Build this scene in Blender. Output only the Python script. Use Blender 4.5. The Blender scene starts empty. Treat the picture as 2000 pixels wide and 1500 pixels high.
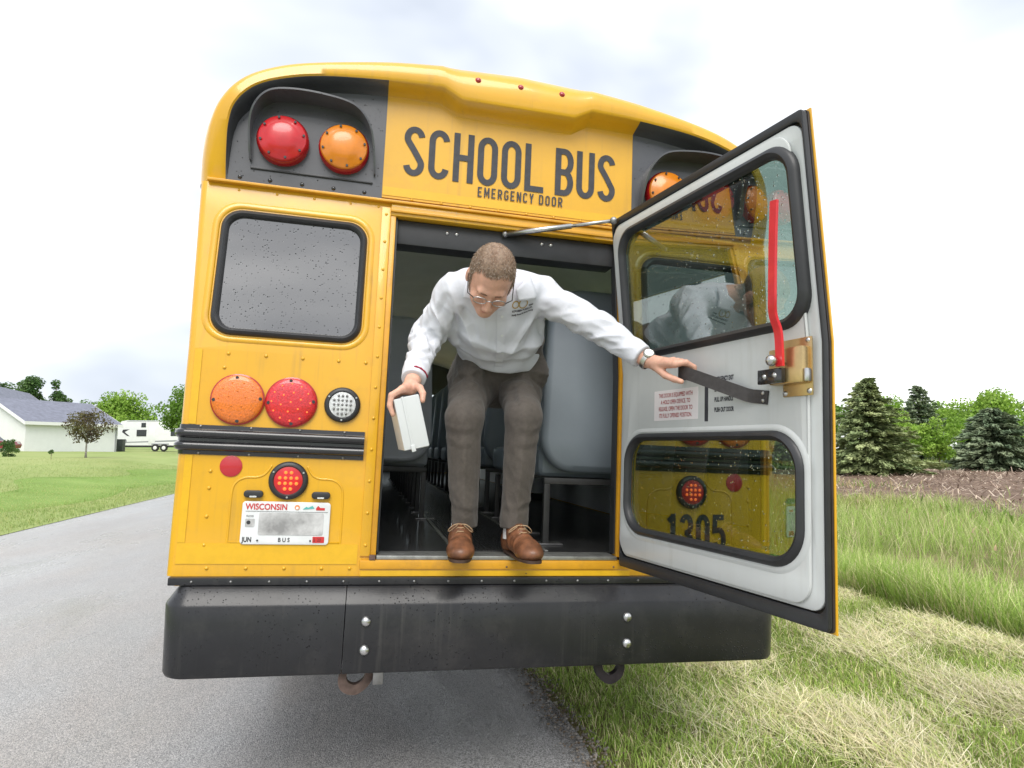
import bpy, bmesh, math, random
import numpy as np
from mathutils import Vector, Matrix

scene = bpy.context.scene
COL = scene.collection
R = math.radians

# ------------------------------------------------------------------ camera
cam_d = bpy.data.cameras.new('camera')
cam_d.sensor_width = 36.0
cam_d.lens = 1247.6 / 2000 * 36.0
cam_d.clip_start = 0.05
cam_d.clip_end = 3000
cam = bpy.data.objects.new('camera', cam_d)
COL.objects.link(cam)
cam.location = (-0.484, -2.487, 1.330)
cam.rotation_euler = (R(90 + 5.69), 0, R(-12.83))
scene.camera = cam

# ------------------------------------------------------------------ sky: overcast
SUN_EL, SUN_AZ = 52.0, 190.0      # azimuth clockwise from +Y (behind the camera, to the left)
world = bpy.data.worlds.new('World')
scene.world = world
world.use_nodes = True
nt = world.node_tree
nt.nodes.clear()
def wn(t, **k):
    n = nt.nodes.new(t)
    for a, b in k.items(): setattr(n, a, b)
    return n
out = wn('ShaderNodeOutputWorld'); bg = wn('ShaderNodeBackground')
sky = wn('ShaderNodeTexSky', sky_type='NISHITA')
sky.sun_disc = False
sky.sun_elevation = R(SUN_EL); sky.sun_rotation = R(SUN_AZ)
sky.air_density = 1.0; sky.dust_density = 3.0
tc = wn('ShaderNodeTexCoord')
mp = wn('ShaderNodeMapping'); mp.inputs['Scale'].default_value = (1.0, 1.0, 2.6)
mp.inputs['Location'].default_value = (7.7, 3.3, 0.6)
n1 = wn('ShaderNodeTexNoise'); n1.inputs['Scale'].default_value = 1.5; n1.inputs['Detail'].default_value = 4; n1.inputs['Roughness'].default_value = 0.5; n1.inputs['Distortion'].default_value = 0.35
rmp = wn('ShaderNodeValToRGB')
# radiance of the cloud deck before the Background strength (thin bright cloud ... thick grey cloud)
e = rmp.color_ramp.elements
e[0].position = 0.34; e[0].color = (0.385, 0.42, 0.48, 1)
e[1].position = 0.66; e[1].color = (1.0, 1.0, 1.0, 1)
e2 = rmp.color_ramp.elements.new(0.43); e2.color = (0.49, 0.52, 0.565, 1)
e3 = rmp.color_ramp.elements.new(0.52); e3.color = (0.63, 0.645, 0.67, 1)
sc_ = wn('ShaderNodeVectorMath', operation='SCALE'); sc_.inputs['Scale'].default_value = 10.0
mx = wn('ShaderNodeMix', data_type='RGBA'); mx.inputs['Factor'].default_value = 0.93
L = nt.links.new
L(tc.outputs['Generated'], mp.inputs['Vector']); L(mp.outputs['Vector'], n1.inputs['Vector'])
L(n1.outputs['Fac'], rmp.inputs['Fac']); L(rmp.outputs['Color'], sc_.inputs[0])
L(sky.outputs['Color'], mx.inputs['A']); L(sc_.outputs['Vector'], mx.inputs['B'])
L(mx.outputs['Result'], bg.inputs['Color']); bg.inputs['Strength'].default_value = 0.10
L(bg.outputs['Background'], out.inputs['Surface'])

sun_d = bpy.data.lights.new('sun', 'SUN')
sun_d.energy = 1.5; sun_d.angle = R(40); sun_d.color = (1.0, 0.965, 0.91)
sun = bpy.data.objects.new('sun', sun_d); COL.objects.link(sun)
sd = Vector((math.sin(R(SUN_AZ)) * math.cos(R(SUN_EL)), math.cos(R(SUN_AZ)) * math.cos(R(SUN_EL)), math.sin(R(SUN_EL))))
sun.rotation_euler = sd.to_track_quat('Z', 'Y').to_euler()

vs = scene.view_settings
vs.view_transform = 'Standard'; vs.look = 'None'; vs.exposure = 1.00; vs.gamma = 1.0
vs.use_curve_mapping = False
scene.render.engine = 'CYCLES'
scene.cycles.max_bounces = 8; scene.cycles.transparent_max_bounces = 12
scene.cycles.use_denoising = True
scene.cycles.sample_clamp_indirect = 6.0

# ------------------------------------------------------------------ materials
MATS = {}
def mat(name, color, rough=0.5, metal=0.0, coat=0.0, spec=0.5, var=0.0, vscale=8.0, bump=0.0, bscale=60.0, drops=0.0,
        dscale=70.0, emit=None, estr=0.0, aniso=None, dirt=0.0, dirtcol=(0.12, 0.10, 0.07), dscl=3.0, attr=None, sheen=0.0, trans=0.0, coatr=0.08, rvar=0.0, streak=0.0, streakcol=(0.30, 0.17, 0.05)):
    """procedural Principled material; var = brightness variation, drops = density of rain drops, dirt = amount of grime"""
    m = bpy.data.materials.new(name); m.use_nodes = True
    MATS[name] = m
    t = m.node_tree; b = t.nodes['Principled BSDF']; l = t.links.new
    def N(ty, **k):
        n = t.nodes.new(ty)
        for a_, b_ in k.items(): setattr(n, a_, b_)
        return n
    b.inputs['Roughness'].default_value = rough; b.inputs['Metallic'].default_value = metal
    b.inputs['Coat Weight'].default_value = coat; b.inputs['Coat Roughness'].default_value = coatr
    b.inputs['Specular IOR Level'].default_value = spec
    if sheen: b.inputs['Sheen Weight'].default_value = sheen
    if trans: b.inputs['Transmission Weight'].default_value = trans
    c4 = (*color, 1.0)
    b.inputs['Base Color'].default_value = c4
    src = None
    tcn = N('ShaderNodeTexCoord')
    crd = tcn.outputs['Object']
    if attr:
        at = N('ShaderNodeAttribute', attribute_name=attr); src = at.outputs['Color']
    def col_in():
        return src
    def mixc(fac, c2, blend='MIX', f=1.0):
        nonlocal src
        mm = N('ShaderNodeMix', data_type='RGBA', blend_type=blend)
        if fac is None: mm.inputs['Factor'].default_value = f
        else: l(fac, mm.inputs['Factor'])
        if src is None: mm.inputs['A'].default_value = c4
        else: l(src, mm.inputs['A'])
        if isinstance(c2, tuple): mm.inputs['B'].default_value = (*c2, 1)
        else: l(c2, mm.inputs['B'])
        src = mm.outputs['Result']
    def noise(scale, detail=4, rough_=0.6):
        n = N('ShaderNodeTexNoise'); n.inputs['Scale'].default_value = scale; n.inputs['Detail'].default_value = detail
        n.inputs['Roughness'].default_value = rough_; l(crd, n.inputs['Vector']); return n.outputs['Fac']
    def rng(v, a0, a1, b0, b1):
        r_ = N('ShaderNodeMapRange'); r_.inputs['From Min'].default_value = a0; r_.inputs['From Max'].default_value = a1
        r_.inputs['To Min'].default_value = b0; r_.inputs['To Max'].default_value = b1; l(v, r_.inputs['Value']); return r_.outputs['Result']
    if var:
        nz = rng(noise(vscale), 0.3, 0.7, 1 - var, 1 + var)
        cb = N('ShaderNodeCombineColor'); [l(nz, cb.inputs[i]) for i in range(3)]
        mixc(None, cb.outputs['Color'], 'MULTIPLY', 1.0)
    if dirt:
        dz = rng(noise(dscl, 7, 0.7), 0.52, 0.78, 0.0, dirt); mixc(dz, dirtcol)
    if streak:                       # run-down grime: noise drawn out along the height
        ms = N('ShaderNodeMapping'); ms.inputs['Scale'].default_value = (46, 46, 1.6); l(crd, ms.inputs['Vector'])
        ns = N('ShaderNodeTexNoise'); ns.inputs['Scale'].default_value = 1.0; ns.inputs['Detail'].default_value = 5; l(ms.outputs['Vector'], ns.inputs['Vector'])
        mk1 = rng(ns.outputs['Fac'], 0.54, 0.74, 0.0, streak); mk2 = rng(noise(2.2, 4), 0.42, 0.62, 0.0, 1.0)
        mm_ = N('ShaderNodeMath', operation='MULTIPLY'); l(mk1, mm_.inputs[0]); l(mk2, mm_.inputs[1]); mixc(mm_.outputs[0], streakcol)
    if rvar:
        l(rng(noise(vscale * 0.7, 5), 0.3, 0.7, max(0.02, rough - rvar), rough + rvar), b.inputs['Roughness'])
    nrm = None
    if bump:
        bp = N('ShaderNodeBump'); bp.inputs['Strength'].default_value = bump; bp.inputs['Distance'].default_value = 0.004
        l(noise(bscale, 5, 0.65), bp.inputs['Height']); nrm = bp.outputs['Normal']
    if drops:
        vo = N('ShaderNodeTexVoronoi'); vo.inputs['Scale'].default_value = dscale; vo.inputs['Randomness'].default_value = 1.0
        l(crd, vo.inputs['Vector'])
        sp = N('ShaderNodeSeparateColor'); l(vo.outputs['Color'], sp.inputs['Color'])
        rad0 = rng(sp.outputs['Red'], 1.0 - drops, 1.0, 0.0, 0.40)
        rmul = N('ShaderNodeMath', operation='MULTIPLY'); l(rad0, rmul.inputs[0]); l(rng(noise(6.0, 3), 0.35, 0.65, 0.25, 1.15), rmul.inputs[1]); rad = rmul.outputs[0]
        sb = N('ShaderNodeMath', operation='SUBTRACT'); l(rad, sb.inputs[0]); l(vo.outputs['Distance'], sb.inputs[1])
        hgt = rng(sb.outputs[0], 0.0, 0.22, 0.0, 1.0)
        bd = N('ShaderNodeBump'); bd.inputs['Strength'].default_value = 1.0; bd.inputs['Distance'].default_value = 0.0035
        l(hgt, bd.inputs['Height'])
        if nrm: l(nrm, bd.inputs['Normal'])
        nrm = bd.outputs['Normal']
        b.inputs['Coat Weight'].default_value = max(coat, 0.3)
        edge = rng(sb.outputs[0], 0.0, 0.03, 0.0, 1.0)
        mixc(rng(edge, 0, 1, 0, 0.55), tuple(c * 0.35 for c in color))
    if nrm: l(nrm, b.inputs['Normal'])
    if drops and nrm: l(nrm, b.inputs['Coat Normal'])
    if src is not None: l(src, b.inputs['Base Color'])
    if emit:
        b.inputs['Emission Color'].default_value = (*emit, 1); b.inputs['Emission Strength'].default_value = estr
    return m

def glass_mat(name, tint, ior=1.5, boost=2.0, drops=0.0, dscale=60.0, rough=0.0):
    """thin pane: see-through tint plus the mirror reflection of both faces, rain drops as relief"""
    m = bpy.data.materials.new(name); m.use_nodes = True; MATS[name] = m
    t = m.node_tree; t.nodes.clear(); l = t.links.new
    N = t.nodes.new
    o = N('ShaderNodeOutputMaterial'); tr = N('ShaderNodeBsdfTransparent'); gl = N('ShaderNodeBsdfGlossy')
    tr.inputs['Color'].default_value = (*tint, 1); gl.inputs['Roughness'].default_value = rough
    gl.inputs['Color'].default_value = (1, 1, 1, 1)
    fr = N('ShaderNodeLayerWeight'); fr.inputs['Blend'].default_value = 0.5      # facing = 1 - |cos|
    pw = N('ShaderNodeMath'); pw.operation = 'POWER'; pw.inputs[1].default_value = 5.0; l(fr.outputs['Facing'], pw.inputs[0])
    r0 = ((ior - 1) / (ior + 1)) ** 2
    mu = N('ShaderNodeMapRange'); mu.inputs['To Min'].default_value = min(1, r0 * boost); mu.inputs['To Max'].default_value = 1.0; l(pw.outputs[0], mu.inputs['Value'])
    mxs = N('ShaderNodeMixShader'); l(mu.outputs[0], mxs.inputs[0]); l(tr.outputs[0], mxs.inputs[1]); l(gl.outputs[0], mxs.inputs[2])
    last = mxs.outputs[0]
    if drops:
        tcn = N('ShaderNodeTexCoord'); vo = N('ShaderNodeTexVoronoi'); vo.inputs['Scale'].default_value = dscale
        l(tcn.outputs['Object'], vo.inputs['Vector'])
        sp = N('ShaderNodeSeparateColor'); l(vo.outputs['Color'], sp.inputs['Color'])
        mr = N('ShaderNodeMapRange'); mr.inputs['From Min'].default_value = 1 - drops; mr.inputs['From Max'].default_value = 1; mr.inputs['To Max'].default_value = 0.4
        l(sp.outputs['Red'], mr.inputs['Value'])
        sb = N('ShaderNodeMath'); sb.operation = 'SUBTRACT'; l(mr.outputs[0], sb.inputs[0]); l(vo.outputs['Distance'], sb.inputs[1])
        m2 = N('ShaderNodeMapRange'); m2.inputs['From Max'].default_value = 0.03; l(sb.outputs[0], m2.inputs['Value'])
        m3 = N('ShaderNodeMapRange'); m3.inputs['From Max'].default_value = 0.22; l(sb.outputs[0], m3.inputs['Value'])
        bd = N('ShaderNodeBump'); bd.inputs['Distance'].default_value = 0.006; l(m3.outputs[0], bd.inputs['Height'])
        g2 = N('ShaderNodeBsdfGlass'); g2.inputs['IOR'].default_value = 1.33; g2.inputs['Roughness'].default_value = 0.02; l(bd.outputs[0], g2.inputs['Normal'])
        m4 = N('ShaderNodeMixShader'); l(m2.outputs[0], m4.inputs[0]); l(last, m4.inputs[1]); l(g2.outputs[0], m4.inputs[2]); last = m4.outputs[0]
    l(last, o.inputs['Surface'])
    return m

YEL = (0.70, 0.372, 0.012)
mat('bus_yellow', YEL, 0.34, coat=0.5, var=0.06, vscale=3, bump=0.10, bscale=4, dirt=0.34, dirtcol=(0.42, 0.24, 0.05), dscl=7, rvar=0.08, streak=0.5, streakcol=(0.36, 0.21, 0.05))
mat('bus_yellow_worn', (0.64, 0.31, 0.012), 0.45, coat=0.25, var=0.12, vscale=9, dirt=0.5, dirtcol=(0.25, 0.13, 0.04), dscl=12)
mat('tape_yellow', (0.72, 0.41, 0.008), 0.38, coat=0.35, var=0.05, vscale=30, bump=0.05, bscale=300)
mat('black_paint', (0.062, 0.064, 0.072), 0.33, coat=0.6, var=0.2, vscale=4, drops=0.30, dscale=130, dirt=0.12, dirtcol=(0.15, 0.15, 0.16), coatr=0.12)
mat('black_gloss', (0.016, 0.016, 0.018), 0.20, coat=0.5, var=0.2, vscale=10, dirt=0.2, dirtcol=(0.10, 0.09, 0.08), dscl=14)
mat('bumper_black', (0.016, 0.0165, 0.019), 0.40, spec=0.3, coat=0.35, var=0.30, vscale=3, drops=0.62, dscale=125, bump=0.06, bscale=220, dirt=0.35, dirtcol=(0.075, 0.070, 0.065), dscl=5, coatr=0.22, rvar=0.1, streak=0.55, streakcol=(0.060, 0.058, 0.055))
mat('rubber', (0.022, 0.023, 0.026), 0.50, coat=0.1, var=0.15, vscale=20)
mat('seal_brown', (0.035, 0.026, 0.021), 0.6, var=0.3, vscale=20, dirt=0.4, dirtcol=(0.12, 0.08, 0.05), dscl=25)
mat('letter_black', (0.035, 0.036, 0.045), 0.6, var=0.25, vscale=40)
mat('lens_red', (0.52, 0.010, 0.016), 0.30, coat=0.35, var=0.12, vscale=18)
mat('lens_red_dark', (0.35, 0.010, 0.012), 0.25, coat=0.6)
mat('lens_amber', (0.66, 0.205, 0.006), 0.30, coat=0.35, var=0.12, vscale=18)
mat('lens_tail_red', (0.58, 0.010, 0.018), 0.25, coat=0.7, bump=0.6, bscale=170, var=0.3, vscale=150)
mat('lens_tail_amber', (0.72, 0.17, 0.015), 0.25, coat=0.7, bump=0.6, bscale=170, var=0.25, vscale=150)
mat('lens_clear', (0.62, 0.64, 0.64), 0.15, coat=0.8, bump=0.7, bscale=240, var=0.3, vscale=120)
mat('led_red', (0.9, 0.10, 0.02), 0.3, emit=(1.0, 0.17, 0.03), estr=0.9)
mat('led_amber', (0.80, 0.21, 0.02), 0.3)
mat('reflector_red', (0.48, 0.012, 0.022), 0.35, coat=0.6, bump=0.3, bscale=400)
mat('plate_white', (0.72, 0.74, 0.75), 0.4, coat=0.3, var=0.05, vscale=20)
mat('plate_red', (0.55, 0.03, 0.03), 0.5)
mat('plate_ink', (0.03, 0.03, 0.035), 0.5)
mat('plate_blur', (0.46, 0.46, 0.46), 0.5, var=0.45, vscale=14)
mat('plate_teal', (0.10, 0.42, 0.40), 0.5)
mat('plate_orange', (0.75, 0.25, 0.08), 0.5)
mat('steel', (0.55, 0.55, 0.55), 0.3, metal=1.0, var=0.15, vscale=20)
mat('steel_dull', (0.30, 0.30, 0.30), 0.5, metal=1.0, var=0.3, vscale=14, dirt=0.3, dscl=10)
mat('aluminium', (0.34, 0.345, 0.33), 0.48, metal=0.8, var=0.25, vscale=18, dirt=0.5, dirtcol=(0.10, 0.09, 0.07), dscl=14)
mat('zinc_gold', (0.62, 0.45, 0.22), 0.34, metal=0.9, var=0.2, vscale=12, dirt=0.25, dirtcol=(0.42, 0.27, 0.16), dscl=20)
mat('rust', (0.16, 0.10, 0.08), 0.7, metal=0.3, var=0.35, vscale=20, bump=0.3, bscale=90)
mat('hook_worn', (0.15, 0.105, 0.09), 0.6, metal=0.4, var=0.3, vscale=30)
mat('hook_black', (0.030, 0.024, 0.030), 0.5, metal=0.4, var=0.3, vscale=30, bump=0.2, bscale=90)
mat('door_white', (0.58, 0.60, 0.60), 0.42, coat=0.25, var=0.025, vscale=3, bump=0.02, bscale=20, dirt=0.22, dirtcol=(0.42, 0.42, 0.39), dscl=5, streak=0.35, streakcol=(0.40, 0.40, 0.37))
mat('handle_red', (0.66, 0.022, 0.030), 0.36, coat=0.4, var=0.08, vscale=30)
mat('strap_black', (0.045, 0.040, 0.040), 0.55, var=0.25, vscale=60, bump=0.3, bscale=250)
mat('sticker', (0.74, 0.70, 0.71), 0.45)
mat('interior_grey', (0.80, 0.80, 0.78), 0.55, var=0.08, vscale=2, bump=0.03, bscale=10)
mat('interior_dark', (0.10, 0.10, 0.10), 0.55, var=0.12, vscale=4)
mat('floor_rubber', (0.030, 0.030, 0.031), 0.32, coat=0.25, var=0.35, vscale=7, dirt=0.35, dirtcol=(0.09, 0.085, 0.08), dscl=6, bump=0.1, bscale=120)
mat('vinyl_grey', (0.20, 0.235, 0.265), 0.42, var=0.05, vscale=5, bump=0.25, bscale=7, coat=0.1)
mat('vinyl_lightened', (0.44, 0.46, 0.50), 0.45, var=0.06, vscale=5, bump=0.25, bscale=7)  # seat vinyl with its colour lightened to offset the dim interior
mat('seat_frame', (0.05, 0.05, 0.05), 0.45, metal=0.3, var=0.15, vscale=15)
mat('tyre', (0.02, 0.02, 0.02), 0.75, bump=0.2, bscale=60)
mat('under_black', (0.02, 0.02, 0.02), 0.8, var=0.2, vscale=5)
glass_mat('glass_door', (0.47, 0.57, 0.53), ior=1.52, boost=5.0, drops=0.26, dscale=120)
glass_mat('glass_door_low', (0.50, 0.59, 0.54), ior=1.52, boost=2.6, drops=0.16, dscale=120)
glass_mat('glass_tint', (0.09, 0.095, 0.10), ior=1.9, boost=2.3, drops=0.42, dscale=140)
glass_mat('glass_side', (0.88, 0.91, 0.90), ior=1.5, boost=1.3)

# ------------------------------------------------------------------ helpers
def link(o, parent=None):
    COL.objects.link(o)
    if parent is not None: o.parent = parent
    return o
def empty(name, loc=(0, 0, 0), rot=(0, 0, 0), parent=None):
    o = bpy.data.objects.new(name, None); o.empty_display_size = 0.1
    o.location = loc; o.rotation_euler = rot
    return link(o, parent)
def tag(o, label=None, cat=None, group=None, kind=None):
    if label: o['label'] = label
    if cat: o['category'] = cat
    if group: o['group'] = group
    if kind: o['kind'] = kind
    return o
def smooth(me, ang=None):
    n = len(me.polygons)
    me.polygons.foreach_set('use_smooth', np.ones(n, dtype=bool))
    if ang is not None: 
        try: me.set_sharp_from_angle(angle=R(ang))
        except Exception: pass
def mk(name, v, f, m, parent=None, sm=None):
    me = bpy.data.meshes.new(name); me.from_pydata([tuple(p) for p in v], [], [tuple(q) for q in f]); me.update()
    for mm in (m if isinstance(m, (list, tuple)) else [m]):
        me.materials.append(MATS[mm])
    if sm: smooth(me, sm if sm is not True else None)
    return link(bpy.data.objects.new(name, me), parent)
def fin(name, bm, m, parent=None, sm=30):
    bmesh.ops.recalc_face_normals(bm, faces=bm.faces)
    me = bpy.data.meshes.new(name); bm.to_mesh(me); bm.free()
    for mm in (m if isinstance(m, (list, tuple)) else [m]):
        me.materials.append(MATS[mm])
    if sm: smooth(me, sm)
    return link(bpy.data.objects.new(name, me), parent)
def bm_box(bm, lo, hi, bev=0.0, seg=2):
    c = [(a + b) / 2 for a, b in zip(lo, hi)]; s = [abs(b - a) for a, b in zip(lo, hi)]
    r = bmesh.ops.create_cube(bm, size=1.0, matrix=Matrix.Translation(c) @ Matrix.Diagonal((*s, 1)))
    if bev:
        ed = {e for v in r['verts'] for e in v.link_edges}
        bmesh.ops.bevel(bm, geom=list(ed), offset=min(bev, min(s) * 0.49), segments=seg, affect='EDGES', profile=0.6)
    return bm
def box(name, lo, hi, m, parent=None, bev=0.003, seg=2):
    return fin(name, bm_box(bmesh.new(), lo, hi, bev, seg), m, parent)
def bm_cyl(bm, p0, p1, r0, r1=None, seg=24, caps=True):
    p0 = Vector(p0); p1 = Vector(p1); d = p1 - p0
    r1 = r0 if r1 is None else r1
    q = d.to_track_quat('Z', 'Y').to_matrix().to_4x4()
    bmesh.ops.create_cone(bm, cap_ends=caps, segments=seg, radius1=max(r0, 1e-5), radius2=max(r1, 1e-5), depth=d.length,
                          matrix=Matrix.Translation((p0 + p1) / 2) @ q)
    return bm
def lathe(bm, prof, origin, axis=(0, -1, 0), seg=40):
    """prof: (radius, distance along axis)"""
    q = Vector(axis).to_track_quat('Z', 'Y').to_matrix().to_4x4(); M = Matrix.Translation(origin) @ q
    rings = []
    for r, h in prof:
        if r < 1e-6: rings.append([bm.verts.new(M @ Vector((0, 0, h)))])
        else: rings.append([bm.verts.new(M @ Vector((r * math.cos(2 * math.pi * i / seg), r * math.sin(2 * math.pi * i / seg), h))) for i in range(seg)])
    for a, b in zip(rings, rings[1:]):
        for i in range(seg):
            j = (i + 1) % seg
            if len(a) == 1 and len(b) == 1: continue
            if len(a) == 1: bm.faces.new((a[0], b[i], b[j]))
            elif len(b) == 1: bm.faces.new((a[i], b[0], a[j]))
            else: bm.faces.new((a[i], b[i], b[j], a[j]))
    return bm
def tube_pts(path, rad, seg=10, closed=False, flat=None):
    """verts, faces of a tube along path; rad float or list; flat=(w,h,upvec) for a rectangular bar"""
    P = [Vector(p) for p in path]; n = len(P); V = []; F = []
    up = Vector((0.123, 0.3, 0.9)) if flat is None else Vector(flat[2])
    for i, p in enumerate(P):
        a = P[(i - 1) % n] if (closed or i > 0) else P[i]; b = P[(i + 1) % n] if (closed or i < n - 1) else P[i]
        t = (b - a).normalized()
        s = t.cross(up)
        if s.length < 1e-4: s = t.cross(Vector((1, 0, 0)))
        s.normalize(); u = s.cross(t).normalized()
        if flat is None:
            r = rad[i] if isinstance(rad, (list, tuple, np.ndarray)) else rad
            for k in range(seg):
                an = 2 * math.pi * k / seg; V.append(p + s * (r * math.cos(an)) + u * (r * math.sin(an)))
        else:
            w, h = flat[0] / 2, flat[1] / 2
            for (x, y) in ((-w, -h), (w, -h), (w, h), (-w, h)): V.append(p + s * x + u * y)
    m = seg if flat is None else 4
    for i in range(n if closed else n - 1):
        for k in range(m):
            j = (i + 1) % n; F.append((i * m + k, i * m + (k + 1) % m, j * m + (k + 1) % m, j * m + k))
    if not closed:
        F.append(tuple(range(m))[::-1]); F.append(tuple((n - 1) * m + k for k in range(m)))
    return V, F
def tube(name, path, rad, m, parent=None, seg=10, closed=False, flat=None):
    V, F = tube_pts(path, rad, seg, closed, flat)
    return mk(name, V, F, m, parent, sm=True if flat is None else 30)
def catmull(P, n=8, closed=False):
    P = [np.array(p, float) for p in P]; o = []; N = len(P)
    for i in range(N if closed else N - 1):
        p0, p1, p2, p3 = (P[(i - 1) % N] if (closed or i) else P[0]), P[i], P[(i + 1) % N], (P[(i + 2) % N] if (closed or i + 2 < N) else P[-1])
        for k in range(n):
            t = k / n
            o.append(0.5 * ((2 * p1) + (-p0 + p2) * t + (2 * p0 - 5 * p1 + 4 * p2 - p3) * t * t + (-p0 + 3 * p1 - 3 * p2 + p3) * t ** 3))
    if not closed: o.append(P[-1])
    return o
def rrect(x0, x1, z0, z1, r, n=8):
    r = min(r, (x1 - x0) / 2 - 1e-4, (z1 - z0) / 2 - 1e-4); o = []
    for cx, cz, a in ((x1 - r, z1 - r, 0), (x0 + r, z1 - r, 90), (x0 + r, z0 + r, 180), (x1 - r, z0 + r, 270)):
        for k in range(n + 1):
            t = R(a + 90 * k / n); o.append((cx + r * math.cos(t), cz + r * math.sin(t)))
    return o
def plate(name, loops, y0, y1, m, parent=None, bev=0.0, post=None, cuts=(), sm=30):
    """flat plate in the XZ plane between y0 and y1 with holes: loops[0] outline, others holes (lists of (x, z))"""
    cu = bpy.data.curves.new('c', 'CURVE'); cu.dimensions = '2D'; cu.fill_mode = 'BOTH'
    for lp in loops:
        s = cu.splines.new('POLY'); s.points.add(len(lp) - 1); s.use_cyclic_u = True
        for p, q in zip(s.points, lp): p.co = (q[0], q[1], 0, 1)
    th = abs(y1 - y0); cu.extrude = max(th / 2 - bev, 0.0); cu.bevel_depth = bev; cu.bevel_resolution = 1; cu.offset = -bev
    o = bpy.data.objects.new('c', cu); COL.objects.link(o)
    dg = bpy.context.evaluated_depsgraph_get(); me = bpy.data.meshes.new_from_object(o.evaluated_get(dg))
    bpy.data.objects.remove(o); bpy.data.curves.remove(cu)
    bm = bmesh.new(); bm.from_mesh(me); bpy.data.meshes.remove(me)
    bmesh.ops.remove_doubles(bm, verts=bm.verts, dist=1e-5)
    ym = (y0 + y1) / 2
    for v in bm.verts: x, z, d = v.co; v.co = (x, ym + d, z)
    for (co, no) in cuts:
        bmesh.ops.bisect_plane(bm, geom=bm.verts[:] + bm.edges[:] + bm.faces[:], plane_co=co, plane_no=no)
    if post:
        for v in bm.verts: v.co = post(v.co)
    return fin(name, bm, m, parent, sm)
def ring(name, lo_, li, y0, y1, m, parent=None, post=None, bulge=0.0):
    """gasket: rounded band between outer loop lo_ and inner loop li (same count), from y0 (back) to y1 (front)"""
    n = len(lo_); V = []; F = []
    prof = [(0, y0), (0.0, y0 + (y1 - y0) * 0.6), (0.2, y1), (0.55, y1 + bulge), (0.85, y1), (1.0, y0 + (y1 - y0) * 0.5), (1.0, y0)]
    for a, y in prof:
        for (x0, z0), (x1, z1) in zip(lo_, li): 
            p = Vector((x0 + (x1 - x0) * a, y, z0 + (z1 - z0) * a)); V.append(post(p) if post else p)
    for k in range(len(prof) - 1):
        for i in range(n):
            j = (i + 1) % n; F.append((k * n + i, k * n + j, (k + 1) * n + j, (k + 1) * n + i))
    return mk(name, V, F, m, parent, sm=45)
def prism(name, poly, axis, a0, a1, m, parent=None, sm=None, caps=True):
    """extrude a 2D polygon along an axis: axis 'x' poly=(y,z); 'y' poly=(x,z); 'z' poly=(x,y)"""
    def P(p, a): return {'x': (a, p[0], p[1]), 'y': (p[0], a, p[1]), 'z': (p[0], p[1], a)}[axis]
    n = len(poly); V = [P(p, a0) for p in poly] + [P(p, a1) for p in poly]
    F = [(i, (i + 1) % n, n + (i + 1) % n, n + i) for i in range(n)]
    if caps: F += [tuple(range(n))[::-1], tuple(range(n, 2 * n))]
    bm = bmesh.new(); vs_ = [bm.verts.new(v) for v in V]; [bm.faces.new([vs_[i] for i in f]) for f in F]
    return fin(name, bm, m, parent, sm)
def copies(src, n, parent):
    pass
def dup(o, parent=None, loc=None):
    c = o.copy(); COL.objects.link(c); c.parent = parent
    if loc is not None: c.location = loc
    for ch in list(o.children):
        d = dup(ch, c)
    return c
def text_mesh(name, s, size, m, M, parent=None, xs=1.0, bold=0.0, ext=0.0, align='LEFT'):
    """flat lettering; M is a 4x4 that takes the text plane (x right, y up) into place"""
    cu = bpy.data.curves.new('t', 'FONT'); cu.body = s; cu.size = size; cu.offset = bold; cu.extrude = ext; cu.align_x = align
    o = bpy.data.objects.new('t', cu); COL.objects.link(o)
    dg = bpy.context.evaluated_depsgraph_get(); me = bpy.data.meshes.new_from_object(o.evaluated_get(dg))
    bpy.data.objects.remove(o); bpy.data.curves.remove(cu)
    me.transform(M @ Matrix.Diagonal((xs, 1, 1, 1))); me.materials.clear(); me.materials.append(MATS[m]); me.name = name
    return link(bpy.data.objects.new(name, me), parent)
FRONT = lambda x, y, z: Matrix.Translation((x, y, z)) @ Matrix.Rotation(R(90), 4, 'X')     # text facing -Y
# ================================================================== the school bus (modelled in its own frame, rear wall at y=0, facing -Y)
LEAN_A = 0.04129
bus = empty('school_bus', (0, 0, -0.021), (0, LEAN_A, 0))
tag(bus, 'yellow school bus seen from behind with its rear emergency door open', 'bus')
ZB, LN = 1.665, 0.113
def lean(p):
    return Vector((p[0], p[1] + max(0.0, p[2] - ZB) * LN, p[2]))
CUT = [((0, 0, ZB), (0, 0, 1))]
HW = 1.19
def mir(lp): return [(-x, z) for x, z in lp][::-1]

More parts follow.
